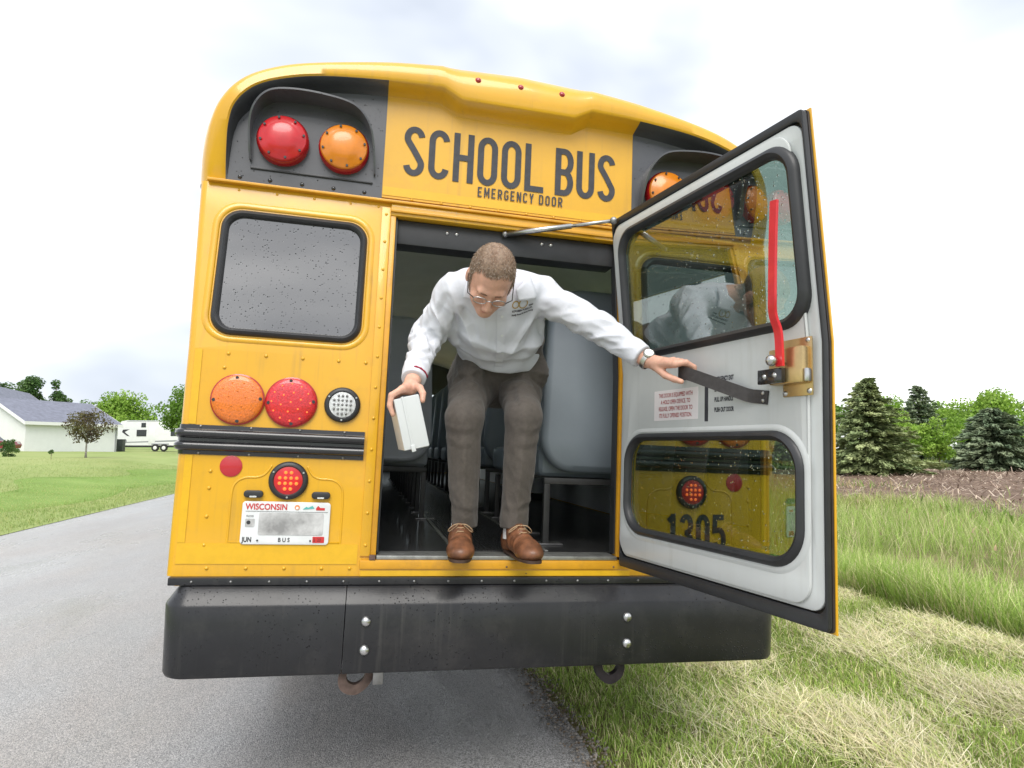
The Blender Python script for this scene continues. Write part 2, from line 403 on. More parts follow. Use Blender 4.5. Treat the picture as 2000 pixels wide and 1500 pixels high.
# ---- rear wall: two lower panels with the bend and a window opening in each
WIN_O = rrect(-1.127, -0.585, 1.722, 2.218, 0.075); WIN_I = rrect(-1.098, -0.612, 1.750, 2.188, 0.055)
for s, nm in ((1, 'l'), (-1, 'r')):
    f_ = (lambda l: l) if s == 1 else mir
    outl = f_([(-1.165, 0.857), (-0.50, 0.857), (-0.50, 2.322), (-1.195, 2.322), (-1.165, 1.665)])
    hole = f_(rrect(-1.115, -0.597, 1.733, 2.206, 0.068))
    rp = plate('rear_panel', [outl, hole], 0.0, 0.02, 'bus_yellow', bus, post=lean, cuts=CUT)
    # rounded vertical body corner
    V = []; F = []; zs = [0.857, 1.2, ZB, 1.9, 2.1, 2.322]; nn = 8
    for z in zs:
        for k in range(nn + 1):
            t = R(90 * k / nn); x = -1.165 - 0.028 * math.sin(t); y = 0.03 - 0.03 * math.cos(t)
            fl_ = 0.030 * max(0.0, z - ZB) / 0.66
            V.append(lean(Vector((s * (x - fl_), y, z))))
        V.append(lean(Vector((s * (-1.193 - fl_), 0.30, z))))
    w = nn + 2
    for i in range(len(zs) - 1):
        for k in range(w - 1): F.append((i * w + k, i * w + k + 1, (i + 1) * w + k + 1, (i + 1) * w + k))
    mk('body_corner', V, F, 'bus_yellow', bus, sm=40)
    # pressed surround of the window, rubber gasket and dark pane
    so = f_(rrect(-1.158, -0.556, 1.695, 2.249, 0.10)); si = f_(rrect(-1.132, -0.580, 1.717, 2.223, 0.08))
    ring('window_surround', so, si, 0.004, -0.0045, 'bus_yellow', bus, post=lean, bulge=-0.0015)
    g = ring('rear_window', f_(WIN_O), f_(WIN_I), 0.012, -0.014, 'rubber', bus, post=lean, bulge=-0.006)
    plate('pane', [f_(rrect(-1.10, -0.61, 1.748, 2.190, 0.056))], 0.000, 0.004, 'glass_tint', g, post=lean)
    # door post strip with its reveal
    x0, x1 = (-0.536, -0.500) if s == 1 else (0.500, 0.536)
    plate('door_post', [[(x0, 0.93), (x1, 0.93), (x1, 2.300), (x0, 2.300)]], -0.009, 0.0, 'bus_yellow', bus, bev=0.002, post=lean, cuts=CUT)
    xa, xb = (-0.500, -0.478) if s == 1 else (0.478, 0.500)
    plate('door_jamb', [[(xa, 0.93), (xb, 0.93), (xb, 2.285), (xa, 2.285)]], -0.002, 0.050, 'bus_yellow_worn', bus, bev=0.002, post=lean, cuts=CUT)
    xa, xb = (-0.4765, -0.470) if s == 1 else (0.470, 0.4765)
    plate('jamb_seal', [[(xa, 0.94), (xb, 0.94), (xb, 2.27), (xa, 2.27)]], 0.015, 0.060, 'rubber', bus, post=lean, cuts=CUT)
    # narrow reflective tape along the outer edge and along the foot of the panel
    for (a, b, c, d) in ((-1.163, -1.138, 0.973, 1.280), (-1.163, -1.138, 1.39, 1.662), (-1.163, -0.545, 0.900, 0.972)):
        q = f_([(a, c), (b, c), (b, d), (a, d)]) if c < ZB - 0.01 else f_([(a, c), (b, c), (b, d), (a, d)])
        plate('reflective_tape', [q], -0.0025, -0.0006, 'tape_yellow', bus, post=lean)
    # double ridged rub rail that wraps round the corner
    prof = [(0.000, 1.282), (0.004, 1.282), (0.006, 1.296), (0.024, 1.300), (0.030, 1.308), (0.030, 1.318), (0.022, 1.325), (0.010, 1.330), (0.010, 1.340),
            (0.022, 1.345), (0.030, 1.352), (0.030, 1.362), (0.024, 1.370), (0.006, 1.374), (0.004, 1.388), (0.000, 1.388)]
    path = [(-0.546, 0.0, 0, -1)] + [(-1.165 - 0.028 * math.sin(R(90 * k / 6)), 0.03 - 0.03 * math.cos(R(90 * k / 6)), -math.sin(R(90 * k / 6)), -math.cos(R(90 * k / 6))) for k in range(7)] + [(-1.193, 1.2, -1, 0)]
    V = []; F = []; m_ = len(prof)
    for (x, y, nx, ny) in path:
        for o_, z in prof: V.append((s * (x + nx * (o_ * 0.55 + 0.0006)), y + ny * (o_ * 0.85 + 0.0006), z))
    for i in range(len(path) - 1):
        for k in range(m_ - 1): F.append((i * m_ + k, i * m_ + k + 1, (i + 1) * m_ + k + 1, (i + 1) * m_ + k))
    F.append(tuple(range(m_)))
    mk('rub_rail', V, F, 'black_gloss', bus, sm=50)

# ---- lights on the lower panels
def lamp7(x, z, lens, ledm, leds, r=0.089, name='tail_light'):
    bm = lathe(bmesh.new(), [(r, 0.0), (r, 0.012), (r - 0.004, 0.017), (r * 0.8, 0.022), (r * 0.4, 0.026), (0, 0.027)], (x, 0, z))
    o = fin(name, bm, lens, bus, sm=50)
    o2 = fin('bezel', lathe(bmesh.new(), [(r + 0.004, 0.0), (r + 0.004, 0.010), (r - 0.001, 0.013), (r - 0.003, 0.010)], (x, 0.0, z)), 'lens_red_dark', o, sm=50)
    bm = bmesh.new()
    for k in range(4):
        a = R(90 * k + 4); bm_cyl(bm, (x + (r - 0.010) * math.cos(a), -0.011, z + (r - 0.010) * math.sin(a)), (x + (r - 0.010) * math.cos(a), -0.021, z + (r - 0.010) * math.sin(a)), 0.006, seg=12)
    tag(fin('screws', bm, 'rubber', o), kind='stuff')
    bm = bmesh.new()
    for rr, n_, ph in leds:
        for k in range(n_):
            a = 2 * math.pi * k / n_ + ph; cx, cz = x + rr * math.cos(a), z + rr * math.sin(a)
            h = 0.0275 - 0.010 * (rr / r) ** 2
            bmesh.ops.create_uvsphere(bm, u_segments=8, v_segments=5, radius=0.0032, matrix=Matrix.Translation((cx, -h, cz)))
    tag(fin('diodes', bm, ledm, o), kind='stuff')
    return o
def lamp4(x, z, r, ri, lens, name, dots=None):
    o = fin(name, lathe(bmesh.new(), [(r, 0.0), (r, 0.010), (r - 0.006, 0.017), (ri + 0.004, 0.018), (ri, 0.014)], (x, 0, z)), 'rubber', bus, sm=50)
    fin('lens', lathe(bmesh.new(), [(ri + 0.002, 0.004), (ri, 0.014), (ri * 0.7, 0.018), (0, 0.020)], (x, 0, z)), lens, o, sm=50)
    bm = bmesh.new()
    for k in range(3):
        a = R(120 * k + 30); bm_cyl(bm, (x + (r - 0.009) * math.cos(a), -0.015, z + (r - 0.009) * math.sin(a)), (x + (r - 0.009) * math.cos(a), -0.0205, z + (r - 0.009) * math.sin(a)), 0.0035, seg=10)
    tag(fin('screws', bm, 'steel', o), kind='stuff')
    if dots:
        bm = bmesh.new()
        for (dx, dz) in dots[1]:
            bmesh.ops.create_uvsphere(bm, u_segments=8, v_segments=5, radius=dots[2], matrix=Matrix.Translation((x + dx, -0.0195, z + dz)))
        tag(fin('diodes', bm, dots[0], o), kind='stuff')
    return o
grid12 = [(a * 0.0195, b * 0.0195) for a in (-1.5, -0.5, 0.5, 1.5) for b in (-1.5, -0.5, 0.5, 1.5) if abs(a) + abs(b) < 2.6]
gridw = [(a * 0.015, b * 0.0165) for a in (-2, -1, 0, 1, 2) for b in (-2, -1, 0, 1, 2) if math.hypot(a, b) < 2.5]
for s in (1, -1):
    lamp7(s * -1.004, 1.485, 'lens_tail_amber', 'led_amber', [(0.03, 5, 0.3), (0.062, 10, 0)])
    lamp7(s * -0.818, 1.485, 'lens_tail_red', 'led_red', [(0, 1, 0), (0.036, 6, 0.3), (0.068, 12, 0)])
    lamp4(s * -0.635, 1.486, 0.066, 0.048, 'lens_clear', 'reversing_light', ('steel_dull', gridw, 0.0048))
    lamp4(s * -0.807, 1.199, 0.069, 0.050, 'lens_red', 'stop_light', ('led_red', grid12, 0.0062))
    fin('round_reflector', lathe(bmesh.new(), [(0.038, 0.0), (0.038, 0.003), (0.036, 0.004), (0, 0.0045)], (s * -1.008, 0, 1.244)), 'reflector_red', bus, sm=40)
    # pressed rib that frames the plate recess
    pr = [(-1.000, 0.968), (-1.000, 1.02), (-0.998, 1.15), (-0.985, 1.188), (-0.955, 1.205), (-0.915, 1.208), (-0.888, 1.222), (-0.868, 1.252)]
    pr2 = [(-0.744, 1.252), (-0.726, 1.222), (-0.70, 1.208), (-0.655, 1.205), (-0.625, 1.188), (-0.612, 1.15), (-0.610, 1.02), (-0.610, 0.968)]
    for q in (pr, pr2):
        c_ = catmull(q, 5); tube('pressed_rib', [(s * p[0], 0.0022, p[1]) for p in c_], 0.0050, 'bus_yellow', bus, seg=8)
    tube('pressed_rib', [(s * -1.000, 0.0022, 0.975), (s * -0.610, 0.0022, 0.975)], 0.0050, 'bus_yellow', bus, seg=8)

# ---- license plate with its two lamps (left panel)
lp = plate('license_plate', [rrect(-0.957, -0.652, 0.970, 1.122, 0.012)], -0.008, -0.005, 'plate_white', bus, bev=0.0008)
plate('plate_number_patch', [rrect(-0.898, -0.674, 1.004, 1.083, 0.006)], -0.0098, -0.0088, 'plate_blur', lp)
yT = -0.0096
text_mesh('state_name', 'WISCONSIN', 0.030, 'plate_red', FRONT(-0.946, yT, 1.0935), lp, xs=0.86, bold=0.0006)
text_mesh('plate_month', 'JUN', 0.024, 'plate_ink', FRONT(-0.950, yT, 0.979), lp, xs=0.78, bold=0.0006)
text_mesh('plate_class', 'B U S', 0.020, 'plate_ink', FRONT(-0.828, yT, 0.980), lp, xs=0.9, bold=0.0004)
plate('year_sticker', [rrect(-0.708, -0.667, 0.977, 0.999, 0.002)], -0.0096, -0.0088, 'plate_red', lp)
text_mesh('sticker_year', '5  23', 0.016, 'plate_ink', FRONT(-0.705, yT - 0.001, 0.982), lp, xs=0.8)
plate('plate_sticker', [rrect(-0.943, -0.912, 1.032, 1.060, 0.002)], -0.0096, -0.0088, 'plate_blur', lp)
text_mesh('plate_small_text', 'TRUCKER', 0.010, 'plate_ink', FRONT(-0.942, yT, 1.066), lp, xs=0.6)
bm = bmesh.new(); bm_cyl(bm, (-0.932, -0.0088, 1.047), (-0.932, -0.0105, 1.047), 0.007, seg=12); fin('plate_emblem', bm, 'plate_ink', lp)
bm = bmesh.new(); bm_cyl(bm, (-0.769, -0.0085, 1.103), (-0.769, -0.0098, 1.103), 0.009, seg=16); fin('sun_emblem', bm, 'plate_orange', lp)
bm = bmesh.new(); bm_cyl(bm, (-0.769, -0.0099, 1.101), (-0.769, -0.0106, 1.101), 0.005, seg=16); fin('sun_emblem_centre', bm, 'plate_white', lp)
mk('hill_emblem', [(-0.750, yT, 1.096), (-0.738, yT, 1.106), (-0.730, yT, 1.103), (-0.716, yT, 1.110), (-0.708, yT, 1.100), (-0.722, yT, 1.099)], [(0, 1, 2, 3, 4, 5)], 'plate_teal', lp)
mk('barn_emblem', [(-0.703, yT, 1.094), (-0.703, yT, 1.101), (-0.696, yT, 1.110), (-0.688, yT, 1.103), (-0.672, yT, 1.103), (-0.672, yT, 1.094)], [(0, 1, 2, 3, 4, 5)], 'plate_red', lp)
bm = bmesh.new()
for bx_ in (-0.898, -0.716): bm_cyl(bm, (bx_, -0.008, 0.984), (bx_, -0.0115, 0.984), 0.0032, seg=10)
tag(fin('plate_screws', bm, 'rubber', lp), kind='stuff')
mk('plate_rule', [(-0.945, yT, 1.0875), (-0.66, yT, 1.0875), (-0.66, yT, 1.0862), (-0.945, yT, 1.0862)], [(0, 1, 2, 3)], 'plate_ink', lp)
for cx in (-0.923, -0.689):
    o = plate('plate_light', [rrect(cx - 0.033, cx + 0.033, 1.135, 1.161, 0.012)], -0.016, 0.0, 'rubber', bus, bev=0.004)
    plate('bulb_window', [rrect(cx - 0.012, cx + 0.012, 1.1365, 1.1420, 0.002)], -0.0185, -0.0162, 'lens_clear', o)

# ---- fleet number on the right panel

# ---- rivets: real domes, one joined part for each row of them
def rivets(pts, r=0.0068, m='bus_yellow', name='rivets'):
    bm = bmesh.new()
    for (x, y, z) in pts:
        lathe(bm, [(r, 0.0), (r * 0.85, r * 0.35), (r * 0.45, r * 0.62), (0, r * 0.7)], (x, y, z), seg=10)
    return tag(fin(name, bm, m, bus, sm=60), kind='stuff')
def lz(y, z): return y + max(0, z - ZB) * LN
for s in (1, -1):
    rivets([(s * x, -0.0005, 0.885) for x in (-1.06, -0.93, -0.80, -0.67, -0.57)])
    rivets([(s * -0.518, lz(-0.009, z), z) for z in np.arange(0.97, 2.28, 0.118)], 0.0065)
    rivets([(s * x, -0.0005, 1.652) for x in (-1.05, -0.92, -0.79, -0.66, -0.56)])
    rivets([(s * -1.075, -0.0005, z) for z in (0.965, 1.065, 1.165, 1.225)] + [(s * -1.06, -0.0005, 1.60)])
    rivets([(s * x, -0.005, z) for x in (-1.12, -0.95, -0.78, -0.62) for z in (1.288, 1.3825)], 0.0052, 'steel_dull')
    rivets([(s * x, lz(0, 2.30), 2.30) for x in (-1.08, -0.94, -0.80, -0.66, -0.55)], 0.0055)

# ---- rear roof cap: roof edge, overhanging lip, soffit, recessed sign panel
A_ = [(-1.244, 2.325), (-1.242, 2.44), (-1.227, 2.540), (-1.186, 2.648), (-1.100, 2.752), (-0.960, 2.828), (-0.785, 2.878), (-0.55, 2.930), (-0.33, 2.960), (-0.25, 2.967), (0, 2.981)]
L_ = [(-1.131, 2.325), (-1.131, 2.45), (-1.126, 2.54), (-1.104, 2.612), (-1.037, 2.688), (-0.929, 2.737), (-0.778, 2.772), (-0.541, 2.796), (-0.320, 2.806), (-0.240, 2.766), (0, 2.766)]
S_ = [(-1.125, 2.325), (-1.122, 2.44), (-1.114, 2.53), (-1.088, 2.598), (-1.020, 2.665), (-0.915, 2.715), (-0.770, 2.748), (-0.541, 2.772), (-0.322, 2.773), (-0.250, 2.729), (0, 2.728)]
def full(c):
    a = catmull(c[:9], 6)
    a = [np.array(p) for p in a]
    if c is A_: b = catmull(c[8:], 6)
    else:
        b = []
        for i in (8, 9):
            for k in range(6): t = k / 6; b.append(np.array(c[i]) * (1 - t) + np.array(c[i + 1]) * t)
        b.append(np.array(c[10]))
    half = a[:-1] + list(b)
    return half + [np.array((-p[0], p[1])) for p in half[:-1]][::-1]
FA, FL, FS = full(A_), full(L_), full(S_)
YP = 0.070
n_ = len(FA)
rows = []
CEN = np.array([0, 2.30])
YLIP = -0.018
def ylip(z): return 0.066 + (YLIP - 0.066) * float(np.clip((z - 2.335) / 0.30, 0, 1)) ** 0.8
for y, ins in ((9.2, 0.004), (0.55, 0.004), (0.36, 0.000), (0.20, 0.004)):
    rows.append([(a[0] * (1 - ins), y, a[1] - ins * 0.6) for a in FA])
for k in range(1, 9):          # round over from roof to front
    t = R(90 * k / 8)
    rows.append([(a[0] + (l[0] - a[0]) * 0.62 * (1 - math.cos(t)), 0.20 + (ylip(l[1]) - 0.20 + 0.004) * math.sin(t), a[1] + (l[1] - a[1]) * 0.62 * (1 - math.cos(t))) for a, l in zip(FA, FL)])
rows.append([(l[0] + (a[0] - l[0]) * 0.06, ylip(l[1]), l[1] + (a[1] - l[1]) * 0.06) for a, l in zip(FA, FL)])
rows.append([(l[0], min(YP - 0.002, ylip(l[1]) + 0.006), l[1]) for l in FL])
V = [p for r_ in rows for p in r_]; F = []
for i in range(len(rows) - 1):
    for k in range(n_ - 1): F.append((i * n_ + k, i * n_ + k + 1, (i + 1) * n_ + k + 1, (i + 1) * n_ + k))
mk('roof', V, F, 'bus_yellow', bus, sm=50)
# soffit strips: yellow over the sign, black over the light panels
def soffit(sel):
    V = []; F = []
    idx = [i for i in range(n_) if sel(FL[i][0])]
    for i in idx:
        for t in (0, 0.12, 0.5, 0.88, 1.0):
            e_ = t * t * (3 - 2 * t)
            V.append((FL[i][0] + (FS[i][0] - FL[i][0]) * t, min(YP - 0.002, ylip(FL[i][1]) + 0.006) + (YP - min(YP - 0.002, ylip(FL[i][1]) + 0.006)) * e_, FL[i][1] + (FS[i][1] - FL[i][1]) * t))
    for a in range(len(idx) - 1):
        for k in range(4): F.append((a * 5 + k, (a + 1) * 5 + k, (a + 1) * 5 + k + 1, a * 5 + k + 1))
    return V, F
kx = 0.5415
V, F = soffit(lambda x: abs(x) <= kx); mk('soffit', V, F, 'bus_yellow', bus, sm=40)
ctr = [tuple(p) for p in FS if abs(p[0]) <= kx]
plate('sign_panel', [[(-0.541, 2.342)] + ctr + [(0.541, 2.342)]], YP, YP + 0.012, 'bus_yellow', bus)
for s in (1, -1):
    V, F = soffit((lambda x: x <= -0.54) if s == 1 else (lambda x: x >= 0.54))
    side = [tuple(p) for p in FS if (p[0] <= -0.54 if s == 1 else p[0] >= 0.54)]
    edge = [(-0.541, 2.331), (-1.125, 2.331)] if s == 1 else [(1.125, 2.331), (0.541, 2.331)]
    side = [p for p in side if p[1] > 2.335]
    lpn = plate('warning_light_panel', [side + edge], YP - 0.0015, YP + 0.012, 'black_paint', bus)
    mk('panel_soffit', V, F, 'black_paint', lpn, sm=40)
    fin('panel_slot', bm_box(bmesh.new(), (min(s * -1.045, s * -0.580), YP - 0.0085, 2.389), (max(s * -1.045, s * -0.580), YP - 0.001, 2.397), 0.003), 'rubber', lpn)
    # lamps
    for cx, lens in ((-0.931, 'lens_red'), (-0.699, 'lens_amber')):
        cx *= s; cz = 2.512
        o = fin('warning_light', lathe(bmesh.new(), [(0.098, -0.002), (0.098, 0.030), (0.092, 0.038), (0.088, 0.036)], (cx, YP, cz)), 'lens_red_dark', bus, sm=50)
        fin('lens', lathe(bmesh.new(), [(0.092, 0.030), (0.090, 0.044), (0.086, 0.048), (0.068, 0.050), (0.060, 0.056), (0.030, 0.062), (0, 0.063)], (cx, YP, cz)), lens, o, sm=40)
        bm = bmesh.new()
        for k in range(8):
            a = R(45 * k + 12); bm_cyl(bm, (cx + 0.081 * math.cos(a), YP - 0.046, cz + 0.081 * math.sin(a)), (cx + 0.081 * math.cos(a), YP - 0.054, cz + 0.081 * math.sin(a)), 0.0048, seg=10)
        tag(fin('screws', bm, 'rubber', o), kind='stuff')
    # hood over the pair
    hp = catmull([(-1.042, 2.420), (-1.050, 2.54), (-1.034, 2.615), (-0.985, 2.668), (-0.90, 2.684), (-0.78, 2.682), (-0.67, 2.664), (-0.612, 2.610), (-0.588, 2.53), (-0.578, 2.425)], 6)
    V = []; F = []
    for i, p in enumerate(hp):
        t = i / (len(hp) - 1); d = 0.022 + 0.082 * math.sin(math.pi * min(1, max(0, t))) ** 0.8
        q = hp[min(i + 1, len(hp) - 1)] - hp[max(i - 1, 0)]; nrm_ = np.array((-q[1], q[0])); nrm_ /= np.linalg.norm(nrm_)
        for (o_, y) in ((0, YP - 0.0005), (0.000, YP - d), (0.007, YP - d), (0.007, YP - 0.0005)):
            V.append((s * (p[0] + nrm_[0] * o_), y, p[1] + nrm_[1] * o_))
    for i in range(len(hp) - 1):
        for k in range(4): F.append((i * 4 + k, (i + 1) * 4 + k, (i + 1) * 4 + (k + 1) % 4, i * 4 + (k + 1) % 4))
    F += [(0, 1, 2, 3), tuple(len(V) - 4 + k for k in range(4))]
    mk('light_hood', V, F, 'black_paint', bus, sm=35)
    rivets([(s * x, YP - 0.002, 2.352) for x in (-1.08, -0.97, -0.85, -0.73, -0.61)], 0.0085, 'black_gloss')
# seam strip, tape and rivets under the sign
plate('cap_seam', [[(-1.192, 2.319), (1.192, 2.319), (1.192, 2.3295), (-1.192, 2.3295)]], 0.050, 0.085, 'bus_yellow_worn', bus, bev=0.002)
plate('reflective_tape', [[(-0.538, 2.352), (0.538, 2.352), (0.538, 2.388), (-0.538, 2.388)]], YP - 0.0022, YP - 0.0004, 'tape_yellow', bus)
rivets([(x, YP - 0.001, 2.345) for x in np.arange(-0.42, 0.5, 0.121)], 0.006)
for i, x in enumerate((-0.181, 0.0, 0.181)):
    fin('marker_light', lathe(bmesh.new(), [(0.014, -0.006), (0.014, 0.004), (0.012, 0.010), (0.007, 0.014), (0, 0.0155)], (x, -0.004, 2.858), axis=(0, -0.93, 0.35), seg=16), 'lens_red_dark', bus, sm=60)

# ---- lettering drawn with a constant stroke
def arc(cx, cz, rx, rz, a0, a1, n=12):
    return [(cx + rx * math.cos(R(a0 + (a1 - a0) * k / n)), cz + rz * math.sin(R(a0 + (a1 - a0) * k / n))) for k in range(n + 1)]
def glyph(ch, w, st):
    h = st / 2; l, r, b, t = h, w - h, h, 1 - h; m = 0.5; rx = (r - l) / 2; cx = (l + r) / 2; ry = min(rx * 1.15, 0.24)
    if ch == 'O': return [(arc(cx, t - ry, rx, ry, 0, 180) + arc(cx, b + ry, rx, ry, 180, 360), True)], w
    if ch == 'C': return [(arc(cx, t - ry, rx, ry, 8, 180) + arc(cx, b + ry, rx, ry, 180, 352), False)], w
    if ch == 'G': return [(arc(cx, t - ry, rx, ry, 8, 180) + arc(cx, b + ry, rx, ry, 180, 360) + [(r, 0.46), (cx, 0.46)], False)], w
    if ch == 'S':
        return [(arc(cx, t - ry, rx, ry, 12, 190, 12) + catmull([(l + 0.02, t - ry - 0.07), (cx, m + 0.01), (r - 0.02, b + ry + 0.07)], 5)[0:] + arc(cx, b + ry, rx, ry, 10, -168, 12), False)], w
    if ch == 'H': return [([(l, 0), (l, 1)], False), ([(r, 0), (r, 1)], False), ([(l, m), (r, m)], False)], w
    if ch == 'L': return [([(l, 1), (l, b), (w, b)], False)], w
    if ch == 'U': return [([(l, 1)] + arc(cx, b + ry, rx, ry, 180, 360) + [(r, 1)], False)], w
    if ch == 'B':
        q = 0.235
        return [([(l, 0), (l, 1)], False), ([(l, t)] + arc(r - rx, t - (t - m) / 2, rx, (t - m) / 2, 90, -90) + [(l, m)], False), ([(l, m)] + arc(r - rx, b + (m - b) / 2, rx, (m - b) / 2, 90, -90) + [(l, b)], False)], w
    if ch == 'D': return [([(l, b)] + arc(r - rx * 0.9, b + ry, rx * 0.9, ry, -90, 0) + arc(r - rx * 0.9, t - ry, rx * 0.9, ry, 0, 90) + [(l, t)], True)], w
    if ch == 'E': return [([(w * 0.92, t), (l, t), (l, b), (w * 0.92, b)], False), ([(l, m), (w * 0.8, m)], False)], w
    if ch == 'R': return [([(l, 0), (l, 1)], False), ([(l, t)] + arc(r - rx, t - (t - m + 0.03) / 2, rx, (t - m + 0.03) / 2, 90, -90) + [(l, m - 0.03)], False), ([(cx, m - 0.03), (r, 0)], False)], w
    if ch == 'M': return [([(l, 0), (l, 1)], False), ([(w * 1.2 - h, 0), (w * 1.2 - h, 1)], False), ([(l, 1), (w * 0.6, 0.28), (w * 1.2 - h, 1)], False)], w * 1.2
    if ch == 'N': return [([(l, 0), (l, 1)], False), ([(r, 0), (r, 1)], False), ([(l, 0.98), (r, 0.02)], False)], w
    if ch == '1': return [([(w * 0.62, 0), (w * 0.62, 1)], False), ([(w * 0.62, 1 - h), (w * 0.25, 0.80)], False)], w * 0.85
    if ch == '0': return glyph('O', w, st)
    if ch == '3': return [(arc(cx, 0.75 - h / 2, rx, 0.25 - h / 2, 165, -80) + arc(cx, 0.25 + h / 4, rx, 0.25 - h / 2, 80, -165), False), ([(cx - 0.06, 0.505), (cx + 0.08, 0.505)], False)], w
    if ch == '5': return [([(r, t), (l + 0.01, t), (l, 0.56)] + arc(cx, 0.31, rx, 0.27, 120, -165)[1:], False)], w
    if ch == 'Y': return [([(l, 1), (cx, 0.45), (cx, 0)], False), ([(r, 1), (cx, 0.45)], False)], w
    return [], w * 0.55
def lettering(name, s, x0, z0, hgt, wtot, st, y, m, parent, gap=0.12, cw=0.46):
    x = 0; items = []
    for ch in s:
        gl, w = glyph(ch, cw, st); items.append((x, gl)); x += w + gap
    tot = x - gap; sx = wtot / tot
    V = []; F = []
    for li, (ox, gl) in enumerate(items):
        for si_, (pl, cl) in enumerate(gl):
            P = [np.array(p) for p in pl]
            Q = [P[0]]
            for p in P[1:]:
                if np.linalg.norm(p - Q[-1]) > 1e-3: Q.append(p)
            if cl and np.linalg.norm(Q[0] - Q[-1]) < 1e-3: Q.pop()
            P = Q; n = len(P); base = len(V); yy = y - 0.0002 * si_
            K = np.array((sx, hgt)); P = [p * K + np.array((ox * sx, 0)) for p in P]; hw = st * hgt / 2
            for i in range(n):
                a = P[i] - P[i - 1] if (cl or i > 0) else P[1] - P[0]; b_ = P[(i + 1) % n] - P[i] if (cl or i < n - 1) else a
                a = a / np.linalg.norm(a); b_ = b_ / np.linalg.norm(b_)
                na = np.array((-a[1], a[0])); nb = np.array((-b_[1], b_[0])); mm = na + nb; mm /= max(1e-6, np.linalg.norm(mm))
                ml = hw / max(0.4, mm @ na)
                for sg in (1, -1):
                    q = P[i] + mm * ml * sg; V.append((x0 + q[0], yy, z0 + q[1]))
            for i in range(n if cl else n - 1):
                j = (i + 1) % n; F.append((base + 2 * i, base + 2 * i + 1, base + 2 * j + 1, base + 2 * j))
    return mk(name, V, F, m, parent)
lettering('sign_word', 'SCHOOL', -0.463, 2.447, 0.213, 0.597, 0.122, YP - 0.0026, 'letter_black', bus, gap=0.10, cw=0.43)
lettering('sign_word', 'BUS', 0.187, 2.447, 0.213, 0.272, 0.122, YP - 0.0026, 'letter_black', bus, gap=0.10, cw=0.43)
lettering('sign_word', 'EMERGENCY', -0.150, 2.394, 0.043, 0.243, 0.135, YP - 0.0042, 'letter_black', bus, gap=0.17, cw=0.42)
lettering('sign_word', 'DOOR', 0.116, 2.394, 0.043, 0.106, 0.135, YP - 0.0042, 'letter_black', bus, gap=0.17, cw=0.42)

lettering('fleet_number', '1305', 0.690, 0.956, 0.152, 0.276, 0.145, -0.003, 'letter_black', bus, gap=0.17, cw=0.52)
# ---- header over the door opening
plate('door_header', [[(-0.500, 2.268), (0.500, 2.268), (0.500, 2.3185), (-0.500, 2.3185)]], 0.062, 0.12, 'bus_yellow', bus, bev=0.003)
plate('header_lip', [[(-0.500, 2.281), (0.500, 2.281), (0.500, 2.294), (-0.500, 2.294)]], 0.052, 0.0625, 'bus_yellow_worn', bus, bev=0.002)
box('header_panel', (-0.476, 0.10, 2.165), (0.476, 0.20, 2.2675), 'rubber', bus, 0.006)
rivets([(x, 0.0995, 2.232) for x in (-0.265, -0.225, 0.145, 0.185)], 0.008, 'steel', 'header_bolts')
# ---- sill
box('sill_tread', (-0.476, -0.012, 0.918), (0.476, 0.10, 0.934), 'aluminium', bus, 0.004)
box('door_sill', (-0.535, -0.018, 0.884), (0.535, 0.06, 0.9175), 'bus_yellow_worn', bus, 0.005)
box('sill_face', (-0.535, -0.010, 0.857), (0.535, 0.06, 0.8835), 'bus_yellow', bus, 0.002)
plate('reflective_tape', [[(-0.53, 0.859), (0.53, 0.859), (0.53, 0.879), (-0.53, 0.879)]], -0.0125, -0.0106, 'tape_yellow', bus)
box('sill_bracket', (-0.502, -0.020, 0.918), (-0.479, 0.0, 0.935), 'rust', bus, 0.002)
rivets([(x, -0.0185, 0.894) for x in (0.02, 0.46)] + [(0.10, -0.0105, 0.868)], 0.004, 'rust', 'sill_screws')
# ---- black ledge and bumper
box('bumper_ledge', (-1.176, -0.024, 0.8295), (1.176, 0.30, 0.8565), 'bumper_black', bus, 0.004)
rivets([(x, -0.024, 0.842) for x in np.arange(-1.1, 1.15, 0.128)], 0.005, 'steel_dull')
def bumper_piece(name, xs0, xs1):
    prof = [(-0.20, 0.528), (-0.018, 0.528), (-0.006, 0.533), (0.0, 0.545), (0.0, 0.766), (-0.004, 0.775), (-0.036, 0.820), (-0.046, 0.827), (-0.20, 0.829)]
    rr = 0.085; Wb = 1.184; path = []
    nseg = 10
    cor = [(-Wb + rr - rr * math.sin(R(90 * k / nseg)), -0.072 + rr - rr * math.cos(R(90 * k / nseg)), -math.sin(R(90 * k / nseg)), -math.cos(R(90 * k / nseg))) for k in range(nseg + 1)]
    left = [(-Wb, 0.55, -1, 0)] + cor[::-1]
    right = [(-x, y, -nx, ny) for (x, y, nx, ny) in left[::-1]]
    if xs0 is None: path = left + [(xs1, -0.072, 0, -1)]
    elif xs1 is None: path = [(xs0, -0.072, 0, -1)] + right
    V = []; F = []; m_ = len(prof)
    for (x, y, nx, ny) in path:
        for o_, z in prof:
            tap = (0.012 * (z - 0.528) / 0.29 - 0.012) if abs(x) > 1.0 else 0
            V.append((x + nx * o_ + (tap if x > 0 else -tap), y + ny * o_, z))
    for i in range(len(path) - 1):
        for k in range(m_ - 1): F.append((i * m_ + k, i * m_ + k + 1, (i + 1) * m_ + k + 1, (i + 1) * m_ + k))
    F.append(tuple(range(m_))); F.append(tuple(len(V) - m_ + k for k in range(m_)))
    bm = bmesh.new(); vv = [bm.verts.new(v) for v in V]; [bm.faces.new([vv[i] for i in f]) for f in F]
    return fin(name, bm, 'bumper_black', bus, sm=40)
